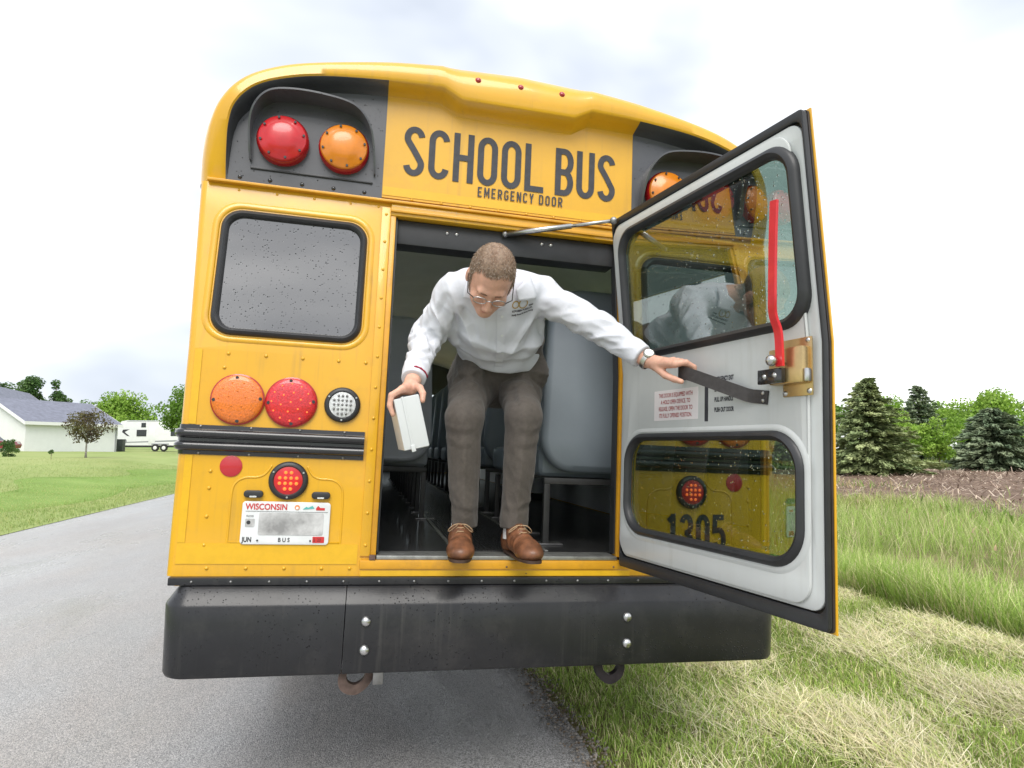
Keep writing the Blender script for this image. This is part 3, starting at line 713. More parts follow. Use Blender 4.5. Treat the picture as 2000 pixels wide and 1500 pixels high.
bumper_piece('bumper_end', None, -0.5755); bumper_piece('bumper', -0.5725, None)
for x in (-0.4995, 0.4995):
    for z in (0.6133, 0.7124):
        fin('bumper_bolt', lathe(bmesh.new(), [(0.0185, 0.0), (0.0185, 0.002), (0.014, 0.009), (0.007, 0.0125), (0, 0.0135)], (x, -0.0725, z), seg=20), 'steel', bus, sm=60)
# ---- tow hooks below the bumper: flat curved bars with a worn throat
def hook(x, y, z, sx, sy_, m, inner):
    c_ = catmull([(0.0, 0.0, 0.08), (0.0, 0.0, 0.0), (0.012, 0, -0.045), (0.050, 0, -0.070), (0.088, 0, -0.055), (0.100, 0, -0.022), (0.085, 0, 0.004), (0.062, 0, 0.006)], 6)
    w = [0.030, 0.030, 0.032, 0.036, 0.034, 0.028, 0.020, 0.010]
    V = []; F = []; n = len(c_)
    for i, p in enumerate(c_):
        t = i / (n - 1) * 7; k = min(int(t), 6); ww = w[k] + (w[k + 1] - w[k]) * (t - k)
        q = c_[min(i + 1, n - 1)] - c_[max(i - 1, 0)]; q = q / np.linalg.norm(q); nr = np.array((-q[2], 0, q[0]))
        for (o_, d) in ((-1, -1), (1, -1), (1, 1), (-1, 1)):
            v = p + nr * (o_ * ww / 2); V.append((x + sx * v[0], y + d * 0.014 + sy_ * v[0], z + v[2]))
    for i in range(n - 1):
        for k in range(4): F.append((i * 4 + k, (i + 1) * 4 + k, (i + 1) * 4 + (k + 1) % 4, i * 4 + (k + 1) % 4))
    F += [(0, 1, 2, 3), tuple(len(V) - 4 + k for k in range(4))]
    bm = bmesh.new(); vv = [bm.verts.new(v) for v in V]; [bm.faces.new([vv[i] for i in f]) for f in F]
    ed = [e_ for e_ in bm.edges if e_.calc_face_angle(0) > 1.0]
    bmesh.ops.bevel(bm, geom=ed, offset=0.003, segments=1, affect='EDGES')
    return fin('tow_hook', bm, m, bus, sm=30)
hook(0.40, -0.02, 0.535, 1.0, 0.1, 'hook_black', None)
h2 = hook(-0.47, 0.02, 0.528, -1.0, -0.35, 'hook_worn', None)
box('hook_bracket', (-0.462, -0.02, 0.475), (-0.425, 0.05, 0.56), 'steel_dull', bus, 0.003)

# ---- body: sides, underside, floor, ceiling, front
BL = 9.0
for s in (1, -1):
    xi, xo = (1.165, 1.188)
    def bx(name, y0_, y1_, z0_, z1_, m, a=xi, b_=xo):
        return box(name, (min(s * a, s * b_), y0_, z0_), (max(s * a, s * b_), y1_, z1_), m, bus, 0)
    bx('side_panel', 0.12, BL, 0.80, 1.63, 'bus_yellow'); bx('side_panel', 0.12, BL, 2.29, 2.45, 'bus_yellow')
    bx('side_lining', 0.13, BL, 0.94, 1.625, 'interior_grey', 1.150, 1.164); bx('side_lining', 0.13, BL, 2.295, 2.60, 'interior_grey', 1.135, 1.164)
    for z in (1.05, 1.54): bx('side_rail', 0.35, BL, z, z + 0.06, 'black_gloss', 1.1885, 1.205)
    y = 0.12
    while y < BL - 0.5:
        bx('window_pillar', y, y + 0.10, 1.6305, 2.2895, 'black_gloss'); 
        o = bx('side_window', y + 0.1005, y + 0.7295, 1.6305, 2.2895, 'glass_side', 1.172, 1.178)
        bx('sash_bar', y + 0.1005, y + 0.7295, 1.96, 1.985, 'steel_dull', 1.166, 1.171)
        y += 0.73
box('floor_deck', (-1.16, 0.10, 0.86), (1.16, BL, 0.932), 'floor_rubber', bus, 0)
box('underbody', (-0.95, 0.15, 0.62), (0.95, BL, 0.80), 'under_black', bus, 0.02)
# aisle: ribbed mat and its metal edging
bm = bmesh.new(); bm_box(bm, (-0.158, 0.105, 0.9325), (0.205, 6.5, 0.9345))
x = -0.150
while x < 0.20:
    bm_box(bm, (x, 0.11, 0.9346), (x + 0.006, 6.5, 0.9375)); x += 0.0135
fin('aisle_mat', bm, 'floor_rubber', bus, sm=0)
for x in (-0.176, 0.207): box('aisle_trim', (x, 0.11, 0.9325), (x + 0.016, 6.5, 0.9385), 'aluminium', bus, 0.002)
# ceiling lining follows the roof
V = []; F = []; cl = [(a[0] * 0.955, a[1] - 0.055) for a in FA if a[1] > 2.5]; nn = len(cl)
ys = [0.16, 0.17, 0.70, 0.72, 1.45, 1.47, 2.2, 2.22, 2.95, 2.97, 3.7, 3.72, 4.5, 6.0, BL]
for i, y in enumerate(ys):
    off = -0.006 if i in (2, 5, 6, 9, 10) else 0.0
    for p in cl: V.append((p[0], y, p[1] + off))
for i in range(len(ys) - 1):
    for k in range(nn - 1): F.append((i * nn + k, i * nn + k + 1, (i + 1) * nn + k + 1, (i + 1) * nn + k))
mk('ceiling_lining', V, F, 'interior_grey', bus, sm=30)
# bulkhead behind the rear wall above the door (closes the cap from inside)
plate('rear_bulkhead', [[(-1.10, 2.27)] + [(p[0] * 0.95, p[1] - 0.06) for p in FA if p[1] > 2.40] + [(1.10, 2.27)]], 0.14, 0.155, 'interior_grey', bus)
for s in (1, -1):
    lo = (min(s * 0.495, s * 1.15), 0.085, 0.935); hi = (max(s * 0.495, s * 1.15), 0.10, 1.70)
    box('rear_lining', lo, hi, 'interior_dark', bus, 0)
box('front_bulkhead', (-1.15, BL - 0.05, 0.94), (1.15, BL, 1.55), 'interior_dark', bus, 0)
box('front_header', (-1.15, BL - 0.05, 2.32), (1.15, BL, 2.90), 'interior_dark', bus, 0)
box('windshield', (-1.15, BL - 0.02, 1.5505), (1.15, BL - 0.012, 2.3195), 'glass_side', bus, 0)
box('engine_hood', (-0.95, BL + 0.02, 0.75), (0.95, BL + 1.3, 1.60), 'bus_yellow', bus, 0.12, 4)

# ---- passenger seats (seen from behind)
def seat_mesh(name, x0, x1, y, m):
    """tall padded backrest with rounded shoulders and a flared foot"""
    ol = rrect(x0, x1, 1.255, 2.125, 0.15, 12)
    o = plate(name, [ol], -0.045, 0.045, m, bus, bev=0.03, sm=60)
    for v in o.data.vertices:
        h_ = (v.co.z - 1.25) / 0.87
        v.co.y += y + 0.07 * max(h_, 0) ** 1.4 + 0.012 * math.sin((v.co.x - x0) * 7) * (1 - h_)
        v.co.x += (0.075 if x0 > 0 else -0.05) * max(0, h_ - 0.25) ** 1.5 * (1 if abs(v.co.x) < 0.6 else 0.2)
    return o
def seat(x0, x1, y, m):
    b_ = seat_mesh('passenger_seat', x0, x1, y, m)
    box('cushion', (x0 + 0.01, y + 0.05, 1.23), (x1 - 0.01, y + 0.47, 1.37), m, b_, 0.04, 3)
    box('seat_rail', (x0 + 0.02, y - 0.012, 1.200), (x1 - 0.02, y + 0.018, 1.228), 'seat_frame', b_, 0.004)
    xl = x0 + 0.035 if x0 > 0 else x1 - 0.035
    for yy in (y, y + 0.38):
        box('leg', (xl - 0.014, yy - 0.012, 0.9335), (xl + 0.014, yy + 0.016, 1.2005), 'seat_frame', b_, 0.003)
        box('foot_plate', (xl - 0.035, yy - 0.03, 0.9327), (xl + 0.075, yy + 0.04, 0.9390), 'steel_dull', b_, 0.002)
for k in range(9):
    seat(0.235, 1.135, 0.33 + 0.72 * k, 'vinyl_grey')
for k in range(7):
    seat(-1.135, -0.165, 1.30 + 0.72 * k, 'vinyl_lightened' if k == 0 else 'vinyl_grey')

# ---- rear wheels
for s in (1, -1):
    t_ = fin('wheel', lathe(bmesh.new(), [(0.27, 0.0), (0.40, 0.005), (0.475, 0.03), (0.49, 0.06), (0.49, 0.24), (0.475, 0.27), (0.40, 0.295), (0.27, 0.30)], (s * 1.12, 3.2, 0.49), axis=(-s, 0, 0), seg=48), 'tyre', bus, sm=40)
    fin('rim', lathe(bmesh.new(), [(0.272, 0.01), (0.25, 0.03), (0.24, 0.10), (0.12, 0.11), (0.10, 0.04), (0, 0.035)], (s * 1.12, 3.2, 0.49), axis=(-s, 0, 0), seg=32), 'plate_white', t_, sm=40)
    box('mud_flap', (min(s * 0.62, s * 1.14), 3.85, 0.25), (max(s * 0.62, s * 1.14), 3.86, 0.80), 'rubber', bus, 0)

# ================================================================== open emergency door (local: hinge at x=0, free edge at x=-1, inner side +y)
def dlean(p): return Vector((p[0], p[1] + max(0.0, p[2] - ZB) * LN, p[2]))
def dbox(name, lo, hi, m, parent, bev=0.002):
    bm = bm_box(bmesh.new(), lo, hi, bev)
    for v in bm.verts: v.co = dlean(v.co)
    return fin(name, bm, m, parent)
UW_O = rrect(-0.968, -0.056, 1.713, 2.243, 0.095, 10); UW_I = rrect(-0.934, -0.090, 1.745, 2.212, 0.075, 10)
LW_O = rrect(-0.936, -0.048, 1.042, 1.427, 0.115, 10); LW_I = rrect(-0.906, -0.080, 1.070, 1.399, 0.095, 10)
UH = rrect(-0.955, -0.069, 1.724, 2.232, 0.088, 10); LH = rrect(-0.924, -0.060, 1.052, 1.416, 0.108, 10)
pan = rrect(-0.985, -0.012, 0.948, 2.282, 0.045, 6)
door = plate('emergency_door', [pan, UH, LH], 0.016, 0.030, 'door_white', bus, bev=0.004, post=dlean, cuts=CUT)
door.location = (0.505, -0.03, 0); door.rotation_euler = (0, 0, R(100))
door['label'] = 'white inner side of the swung-open emergency door'
raised = rrect(-0.948, -0.016, 0.958, 2.268, 0.06, 8)
plate('inner_panel', [raised, UH, LH], 0.0305, 0.042, 'door_white', door, bev=0.005, post=dlean, cuts=CUT)
plate('outer_skin', [[(0.0, 0.897), (-1.0, 0.897), (-1.0, 2.315), (0.0, 2.315)], UH, LH], 0.0, 0.0075, 'bus_yellow', door, bev=0.002, post=dlean, cuts=CUT)
plate('door_seal', [rrect(-0.997, -0.003, 0.900, 2.312, 0.012, 3), rrect(-0.97, -0.03, 0.965, 2.262, 0.03, 6)], 0.008, 0.0155, 'seal_brown', door, post=dlean, cuts=CUT)
plate('edge_gasket', [rrect(-0.996, -0.004, 0.904, 2.310, 0.012, 3), rrect(-0.987, -0.010, 0.944, 2.285, 0.03, 6)], 0.0157, 0.034, 'rubber', door, bev=0.003, post=dlean, cuts=CUT)
ring('upper_gasket', UW_O, UW_I, 0.030, 0.052, 'rubber', door, post=dlean, bulge=0.006)
ring('lower_gasket', LW_O, LW_I, 0.030, 0.052, 'rubber', door, post=dlean, bulge=0.006)
ring('pressed_edge', rrect(-0.953, -0.030, 1.024, 1.445, 0.13, 10), rrect(-0.930, -0.052, 1.046, 1.423, 0.113, 10), 0.0405, 0.0435, 'door_white', door, post=dlean, bulge=0.003)
plate('upper_glass', [rrect(-0.940, -0.084, 1.738, 2.218, 0.078, 10)], 0.026, 0.030, 'glass_door', door, post=lambda p: Vector((p[0], p[1] + (1.98 - ZB) * LN + (p[2] - 1.98) * 0.085, p[2])))
plate('lower_glass', [rrect(-0.912, -0.074, 1.064, 1.405, 0.098, 10)], 0.020, 0.024, 'glass_door_low', door, post=dlean)
# stickers and lettering on the inside; the plane faces +y, so text x runs along -x of the door
def DT(u, z, y=0.0428): return Matrix.Translation((-u, y, z)) @ Matrix.Rotation(R(180), 4, 'Z') @ Matrix.Rotation(R(90), 4, 'X')
plate('instruction_sticker', [[(-0.490, 1.472), (-0.240, 1.472), (-0.240, 1.582), (-0.490, 1.582)]], 0.0421, 0.0426, 'sticker', door)
for i, ln_ in enumerate(('THIS DOOR IS EQUIPPED WITH', 'A HOLD OPEN DEVICE. TO', 'RELEASE, OPEN THE DOOR TO', 'ITS FULLY OPENED POSITION.')):
    text_mesh('sticker_text', ln_, 0.021, 'lens_red_dark', DT(0.365, 1.556 - 0.0245 * i, 0.0430), door, xs=0.66, bold=0.0003, align='CENTER')
dbox('divider_stripe', (-0.541, 0.0422, 1.462), (-0.524, 0.0428, 1.612), 'letter_black', door, 0)
for i, ln_ in enumerate(('EMERGENCY EXIT', 'LIFT HANDLE', 'PULL UP HANDLE', 'PUSH OUT DOOR')):
    text_mesh('instruction_text', ln_, 0.020, 'letter_black', DT(0.572, 1.592 - 0.0335 * i, 0.0428), door, xs=0.55, bold=0.0008)
# latch: gold zinc box, pivot bolt, black keeper; red handle bar
dbox('latch_plate', (-0.968, 0.0422, 1.520), (-0.865, 0.047, 1.682), 'zinc_gold', door, 0.002)
dbox('latch_box', (-0.962, 0.0472, 1.553), (-0.842, 0.078, 1.655), 'zinc_gold', door, 0.006)
dbox('latch_keeper', (-0.905, 0.0785, 1.556), (-0.815, 0.094, 1.598), 'black_gloss', door, 0.003)
dbox('latch_bolt', (-0.972, 0.055, 1.556), (-0.9625, 0.074, 1.592), 'steel', door, 0.003)
bm = bmesh.new()
for (u_, z_) in ((0.955, 1.672), (0.958, 1.532), (0.874, 1.530)): lathe(bm, [(0.008, 0), (0.006, 0.004), (0, 0.006)], (-u_, 0.047, z_), axis=(0, 1, 0), seg=10)
for (u_, z_) in ((0.842, 1.576), (0.880, 1.578)): lathe(bm, [(0.008, 0), (0.006, 0.004), (0, 0.006)], (-u_, 0.0941, z_), axis=(0, 1, 0), seg=10)
tag(fin('latch_screws', bm, 'steel', door, sm=50), kind='stuff')
hb = [(-0.905, 0.098, 1.600), (-0.905, 0.100, 1.650), (-0.904, 0.104, 1.700), (-0.900, 0.118, 1.745), (-0.908, 0.128, 1.800), (-0.917, 0.134, 1.95), (-0.927, 0.139, 2.062)]
tube('handle', catmull(hb, 6), 0.01, 'handle_red', door, flat=(0.009, 0.024, (1, 0, 0)))
hk = bmesh.new(); bmesh.ops.create_uvsphere(hk, u_segments=16, v_segments=10, radius=0.016, matrix=Matrix.Translation((-0.893, 0.118, 1.616))); bm_cyl(hk, (-0.893, 0.078, 1.616), (-0.893, 0.125, 1.616), 0.008, seg=12)
fin('pivot_bolt', hk, 'steel', door, sm=50)
# pull strap, bowed out to the man's hand
st = catmull([(-0.806, 0.0450, 1.523), (-0.772, 0.0450, 1.528), (-0.735, 0.050, 1.534), (-0.69, 0.068, 1.552), (-0.60, 0.098, 1.588), (-0.53, 0.114, 1.614), (-0.475, 0.110, 1.628), (-0.445, 0.080, 1.630), (-0.435, 0.050, 1.630), (-0.415, 0.0450, 1.630)], 6)
tube('pull_strap', st, 0.01, 'strap_black', door, flat=(0.005, 0.041, (0, 0, 1)))
bm = bmesh.new()
for (u_, dz) in ((0.790, -0.011), (0.790, 0.011)): lathe(bm, [(0.006, 0), (0.005, 0.003), (0, 0.004)], (-u_, 0.0478, 1.526 + dz), axis=(0, 1, 0), seg=10)
tag(fin('strap_rivets', bm, 'steel', door, sm=50), kind='stuff')
# hinges
for z in (1.02, 1.60, 2.18):
    bm = bmesh.new(); bm_cyl(bm, (0.506, -0.030, z - 0.06), (0.506, -0.030, z + 0.06), 0.010, seg=14)
    for v in bm.verts: v.co.y += max(0, v.co.z - ZB) * LN
    fin('hinge', bm, 'bus_yellow_worn', bus, sm=40)
# hold-open rod from the header to the door's top corner
def dw(u_, w_, z_):
    c_, s_ = math.cos(R(100)), math.sin(R(100)); lx, ly = -u_, w_ + max(0, z_ - ZB) * LN
    return Vector((0.505 + c_ * lx - s_ * ly, -0.03 + s_ * lx + c_ * ly, z_))
pa = Vector((-0.021, 0.085, 2.252)); pb = dw(0.05, 0.052, 2.296)
d_ = (pb - pa)
ro = tube('hold_open_rod', [pa, pa + d_ * 0.62], 0.0115, 'steel', bus, seg=12)
tube('rod_piston', [pa + d_ * 0.60, pb], 0.0075, 'steel', ro, seg=10)
bm = bmesh.new(); bmesh.ops.create_uvsphere(bm, u_segments=12, v_segments=8, radius=0.016, matrix=Matrix.Translation(pb)); fin('rod_joint', bm, 'steel_dull', ro, sm=60)
bm = bmesh.new(); bmesh.ops.create_uvsphere(bm, u_segments=12, v_segments=8, radius=0.014, matrix=Matrix.Translation(pa)); fin('rod_end', bm, 'steel_dull', ro, sm=60)
# ================================================================== land
rs = np.random.RandomState(7)
def sstep(t): t = np.clip(t, 0, 1); return t * t * (3 - 2 * t)
def hland(x, y):
    x = np.asarray(x, float); y = np.asarray(y, float)
    dl = np.maximum(0, -6.0 - x); dr = np.maximum(0, x - 4.0)
    z = 0.80 * sstep(dl / 9.5) + 0.018 * np.clip(dl - 9.0, 0, 60) + 0.0135 * np.clip(dr, 0, 40)
    z = z + 0.02 * np.sin(x * 0.9 + 1.3) * np.sin(y * 0.7) * sstep((dl + dr) / 2.0)
    return z
def sheet(name, m, P00, P10, P11, P01, nu, nv, off, kind='structure', jit=0.0):
    u = np.linspace(0, 1, nu + 1) ; v = np.linspace(0, 1, nv + 1) ** 1.6
    U, Vv = np.meshgrid(u, v, indexing='ij')
    P = [np.array(p, float) for p in (P00, P10, P11, P01)]
    X = (1 - U) * (1 - Vv) * P[0][0] + U * (1 - Vv) * P[1][0] + U * Vv * P[2][0] + (1 - U) * Vv * P[3][0]
    Y = (1 - U) * (1 - Vv) * P[0][1] + U * (1 - Vv) * P[1][1] + U * Vv * P[2][1] + (1 - U) * Vv * P[3][1]
    Z = hland(X, Y) + off
    if jit:
        X2, Y2 = X, Y; Z = Z + jit * (np.sin(X2 * 7.1 + 2 * np.sin(Y2 * 2.3)) * np.sin(Y2 * 5.7 + 1) + 0.6 * rs.randn(*X.shape))
    V = np.stack([X, Y, Z], -1).reshape(-1, 3); F = []
    w = nv + 1
    for i in range(nu):
        for j in range(nv): F.append((i * w + j, (i + 1) * w + j, (i + 1) * w + j + 1, i * w + j + 1))
    o = mk(name, V, F, m, sm=True); o['kind'] = kind
    return o

def ground_mat(name, cols, scales, rough=0.9, bump=0.5, bscale=30.0, stretch=None, extra=None):
    """three colours mixed by two noises"""
    m = bpy.data.materials.new(name); m.use_nodes = True; MATS[name] = m
    t = m.node_tree; b = t.nodes['Principled BSDF']; l = t.links.new; N = t.nodes.new
    b.inputs['Roughness'].default_value = rough; b.inputs['Specular IOR Level'].default_value = 0.2
    tcn = N('ShaderNodeTexCoord'); mp_ = N('ShaderNodeMapping'); l(tcn.outputs['Object'], mp_.inputs['Vector'])
    if stretch: mp_.inputs['Scale'].default_value = stretch
    def nz(s, d=5, r_=0.62):
        n = N('ShaderNodeTexNoise'); n.inputs['Scale'].default_value = s; n.inputs['Detail'].default_value = d; n.inputs['Roughness'].default_value = r_
        l(mp_.outputs['Vector'], n.inputs['Vector']); return n.outputs['Fac']
    r1 = N('ShaderNodeValToRGB'); l(nz(scales[0]), r1.inputs['Fac'])
    r1.color_ramp.elements[0].position = 0.36; r1.color_ramp.elements[1].position = 0.64
    r1.color_ramp.elements[0].color = (*cols[0], 1); r1.color_ramp.elements[1].color = (*cols[1], 1)
    mr = N('ShaderNodeMapRange'); mr.inputs['From Min'].default_value = 0.45; mr.inputs['From Max'].default_value = 0.68; l(nz(scales[1]), mr.inputs['Value'])
    mm = N('ShaderNodeMix'); mm.data_type = 'RGBA'; l(mr.outputs[0], mm.inputs['Factor']); l(r1.outputs['Color'], mm.inputs['A']); mm.inputs['B'].default_value = (*cols[2], 1)
    l(mm.outputs['Result'], b.inputs['Base Color'])
    bp = N('ShaderNodeBump'); bp.inputs['Strength'].default_value = bump; bp.inputs['Distance'].default_value = 0.03; l(nz(bscale, 6, 0.7), bp.inputs['Height']); l(bp.outputs['Normal'], b.inputs['Normal'])
    return m, t, b, nz, mp_
ground_mat('grass_far', [(0.15, 0.24, 0.05), (0.23, 0.33, 0.085), (0.18, 0.29, 0.06)], (0.35, 1.2), bump=0.6, bscale=9)
ground_mat('lawn', [(0.225, 0.290, 0.090), (0.285, 0.350, 0.120), (0.325, 0.365, 0.140)], (0.5, 0.30), bump=0.55, bscale=14, stretch=(1.0, 0.35, 1.0))
ground_mat('verge_soil', [(0.16, 0.15, 0.06), (0.30, 0.25, 0.13), (0.13, 0.18, 0.04)], (3.0, 0.9), bump=0.8, bscale=40)
ground_mat('field_soil', [(0.105, 0.068, 0.050), (0.185, 0.125, 0.092), (0.28, 0.205, 0.150)], (2.2, 6.0), bump=1.0, bscale=7, stretch=(1, 1, 1))
# asphalt: wet, coarse aggregate, faint wheel tracks and tar lines
m, t, b, nz, mp_ = ground_mat('asphalt', [(0.250, 0.246, 0.243), (0.325, 0.321, 0.318), (0.285, 0.252, 0.226)], (1.1, 0.6), rough=0.42, bump=0.0, bscale=95, stretch=(1, 0.35, 1))
l = t.links.new; N = t.nodes.new
b.inputs['Specular IOR Level'].default_value = 0.9
b.inputs['Coat Weight'].default_value = 0.45; b.inputs['Coat Roughness'].default_value = 0.30; b.inputs['Coat IOR'].default_value = 1.45
tcn = N('ShaderNodeTexCoord')
vo = N('ShaderNodeTexVoronoi'); vo.inputs['Scale'].default_value = 190; l(tcn.outputs['Object'], vo.inputs['Vector'])
bp = N('ShaderNodeBump'); bp.inputs['Strength'].default_value = 0.9; bp.inputs['Distance'].default_value = 0.004
gr = N('ShaderNodeTexNoise'); gr.inputs['Scale'].default_value = 130; gr.inputs['Detail'].default_value = 3; gr.inputs['Roughness'].default_value = 0.75; l(tcn.outputs['Object'], gr.inputs['Vector'])
sm_ = N('ShaderNodeMath'); sm_.operation = 'SUBTRACT'; l(gr.outputs['Fac'], sm_.inputs[0]); l(vo.outputs['Distance'], sm_.inputs[1])
l(sm_.outputs[0], bp.inputs['Height']); l(bp.outputs['Normal'], b.inputs['Normal'])
spc = N('ShaderNodeSeparateColor'); l(vo.outputs['Color'], spc.inputs['Color'])
mr = N('ShaderNodeMapRange'); mr.inputs['To Min'].default_value = 0.40; mr.inputs['To Max'].default_value = 1.75; l(spc.outputs['Green'], mr.inputs['Value'])
mm = N('ShaderNodeMix'); mm.data_type = 'RGBA'; mm.blend_type = 'MULTIPLY'; mm.inputs['Factor'].default_value = 1
old = b.inputs['Base Color'].links[0].from_socket; l(old, mm.inputs['A']); cbn = N('ShaderNodeCombineColor'); [l(mr.outputs[0], cbn.inputs[i]) for i in range(3)]; l(cbn.outputs[0], mm.inputs['B']); l(mm.outputs['Result'], b.inputs['Base Color'])
# damp, slightly darker stains
ms_ = N('ShaderNodeMapRange'); ms_.inputs['From Min'].default_value = 0.50; ms_.inputs['From Max'].default_value = 0.66; ms_.inputs['To Min'].default_value = 1.0; ms_.inputs['To Max'].default_value = 0.86; l(nz(0.55), ms_.inputs['Value'])
cb2 = N('ShaderNodeCombineColor'); [l(ms_.outputs[0], cb2.inputs[i]) for i in range(3)]
m2_ = N('ShaderNodeMix'); m2_.data_type = 'RGBA'; m2_.blend_type = 'MULTIPLY'; m2_.inputs['Factor'].default_value = 1; l(mm.outputs['Result'], m2_.inputs['A']); l(cb2.outputs[0], m2_.inputs['B']); l(m2_.outputs['Result'], b.inputs['Base Color'])
mrr = N('ShaderNodeMapRange'); mrr.inputs['From Min'].default_value = 0.35; mrr.inputs['From Max'].default_value = 0.65; mrr.inputs['To Min'].default_value = 0.18; mrr.inputs['To Max'].default_value = 0.50; l(nz(0.9), mrr.inputs['Value']); l(mrr.outputs[0], b.inputs['Roughness'])

sheet('ground', 'grass_far', (-500, -80), (500, -80), (500, 900), (-500, 900), 160, 120, -0.06)
sheet('lawn', 'lawn', (-70, -10), (-5.88, -10), (-5.88, 130), (-70, 130), 120, 90, 0.0)
# road: slightly ragged edges
yr_ = np.concatenate([np.linspace(-9, 14, 140), np.linspace(14.3, 160, 60)])
V = []; F = []; xr = np.linspace(0, 1, 9)
for y in yr_:
    e0 = -5.95 + 0.03 * math.sin(y * 1.7) + 0.03 * rs.rand(); e1 = 0.50 + 0.018 * math.sin(y * 2.3) + 0.022 * rs.randn() * 0.6
    for a in xr:
        x = e0 + (e1 - e0) * a; V.append((x, y, 0.012 + 0.035 * (1 - (2 * a - 1) ** 2) - 0.02))
for i in range(len(yr_) - 1):
    for k in range(8): F.append((i * 9 + k, i * 9 + k + 1, (i + 1) * 9 + k + 1, (i + 1) * 9 + k))
o = mk('road', V, F, 'asphalt', sm=True); o['kind'] = 'structure'
sheet('verge', 'verge_soil', (0.44, -9), (4.4, -9), (4.4, 90), (0.44, 90), 30, 160, -0.022, jit=0.006)
sheet('meadow', 'verge_soil', (4.35, -9), (11.2, -9), (11.6, 60), (4.35, 60), 30, 80, -0.02)
sheet('plowed_field', 'field_soil', (10.6, -14), (70, -14), (60, 7.5), (11.2, 30.5), 150, 110, 0.0, jit=0.02)
sheet('far_lawn', 'lawn', (11.2, 30.2), (60, 7.2), (140, 60), (40, 130), 40, 40, -0.012)

# ------------------------------------------------------------------ blades
def attr_mat(name, rough=0.6, trans=0.35, spec=0.3):
    m = bpy.data.materials.new(name); m.use_nodes = True; MATS[name] = m
    t = m.node_tree; b = t.nodes['Principled BSDF']; l = t.links.new
    at = t.nodes.new('ShaderNodeAttribute'); at.attribute_name = 'Col'
    l(at.outputs['Color'], b.inputs['Base Color']); b.inputs['Roughness'].default_value = rough; b.inputs['Specular IOR Level'].default_value = spec
    if trans:
        tr = t.nodes.new('ShaderNodeBsdfTranslucent'); l(at.outputs['Color'], tr.inputs['Color'])
        mx_ = t.nodes.new('ShaderNodeMixShader'); mx_.inputs[0].default_value = trans
        o_ = t.nodes['Material Output']; l(b.outputs[0], mx_.inputs[1]); l(tr.outputs[0], mx_.inputs[2]); l(mx_.outputs[0], o_.inputs['Surface'])
attr_mat('blade'); attr_mat('leaf', trans=0.4); attr_mat('needle', trans=0.15); attr_mat('straw', trans=0.2, rough=0.7)
def bulk(name, V, F4, col, m, parent=None):
    """fast mesh from arrays; V (n,3), F4 (k,4) or (k,3), col per vertex (n,3)"""
    me = bpy.data.meshes.new(name); n, k = len(V), len(F4); c = F4.shape[1]
    me.vertices.add(n); me.vertices.foreach_set('co', V.astype(np.float32).ravel())
    me.loops.add(k * c); me.loops.foreach_set('vertex_index', F4.astype(np.int32).ravel())
    me.polygons.add(k); me.polygons.foreach_set('loop_start', np.arange(0, k * c, c, dtype=np.int32)); me.polygons.foreach_set('loop_total', np.full(k, c, dtype=np.int32))
    ca = me.color_attributes.new('Col', 'FLOAT_COLOR', 'POINT'); ca.data.foreach_set('color', np.concatenate([col, np.ones((n, 1))], 1).astype(np.float32).ravel())
    me.materials.append(MATS[m]); me.update(calc_edges=True)
    return link(bpy.data.objects.new(name, me), parent)
def blades(name, P, H, W, bend, lean_dir, col, m='blade', tipcol=1.25, lean0=0.15):
    """tapered two-segment blades; P base (n,3), H length, W width, bend amount, lean_dir azimuth"""
    n = len(P); az = lean_dir; d = np.stack([np.cos(az), np.sin(az), np.zeros(n)], 1)
    s = np.stack([-np.sin(az + rs.uniform(-1, 1, n)), np.cos(az + rs.uniform(-1, 1, n)), np.zeros(n)], 1)
    mid = P + d * (H * (bend * 0.35 + lean0 * 0.5))[:, None] + np.array([0, 0, 1.0]) * (H * 0.55 * np.sqrt(np.maximum(0.05, 1 - (bend * 0.6) ** 2)))[:, None]
    tip = P + d * (H * (bend * 0.95 + lean0))[:, None] + np.array([0, 0, 1.0]) * (H * np.sqrt(np.maximum(0.02, 1 - bend ** 2)))[:, None]
    hw = (W / 2)[:, None]
    V = np.stack([P - s * hw, P + s * hw, mid + s * hw * 0.75, mid - s * hw * 0.75, tip + s * hw * 0.12, tip - s * hw * 0.12], 1).reshape(-1, 3)
    b0 = np.arange(n)[:, None] * 6
    F = np.concatenate([b0 + np.array([[0, 1, 2, 3]]), b0 + np.array([[3, 2, 4, 5]])], 0)
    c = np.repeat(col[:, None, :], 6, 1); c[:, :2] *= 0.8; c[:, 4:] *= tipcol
    return tag(bulk(name, V, F, c.reshape(-1, 3), m), kind='stuff')
def mixcol(n, a, b, c=None, pc=0.0):
    t = rs.rand(n, 1); o = np.array(a) * (1 - t) + np.array(b) * t
    if c is not None:
        k = rs.rand(n) < pc; o[k] = np.array(c) * rs.uniform(0.75, 1.25, (k.sum(), 1))
    return o * rs.uniform(0.8, 1.2, (n, 1))
def snoise(x, y, f, seed=0):
    r_ = np.random.RandomState(seed); o = 0
    for k in range(7):
        a = r_.uniform(0, 6.28); ff = f * r_.uniform(0.6, 1.7); o = o + np.sin(ff * (x * math.cos(a) + y * math.sin(a)) + r_.uniform(0, 6.28))
    return o / 2.6
def scatter(x0, x1, y0, y1, n, pw=1.0):
    return rs.uniform(x0, x1, n), y0 + (y1 - y0) * rs.rand(n) ** pw
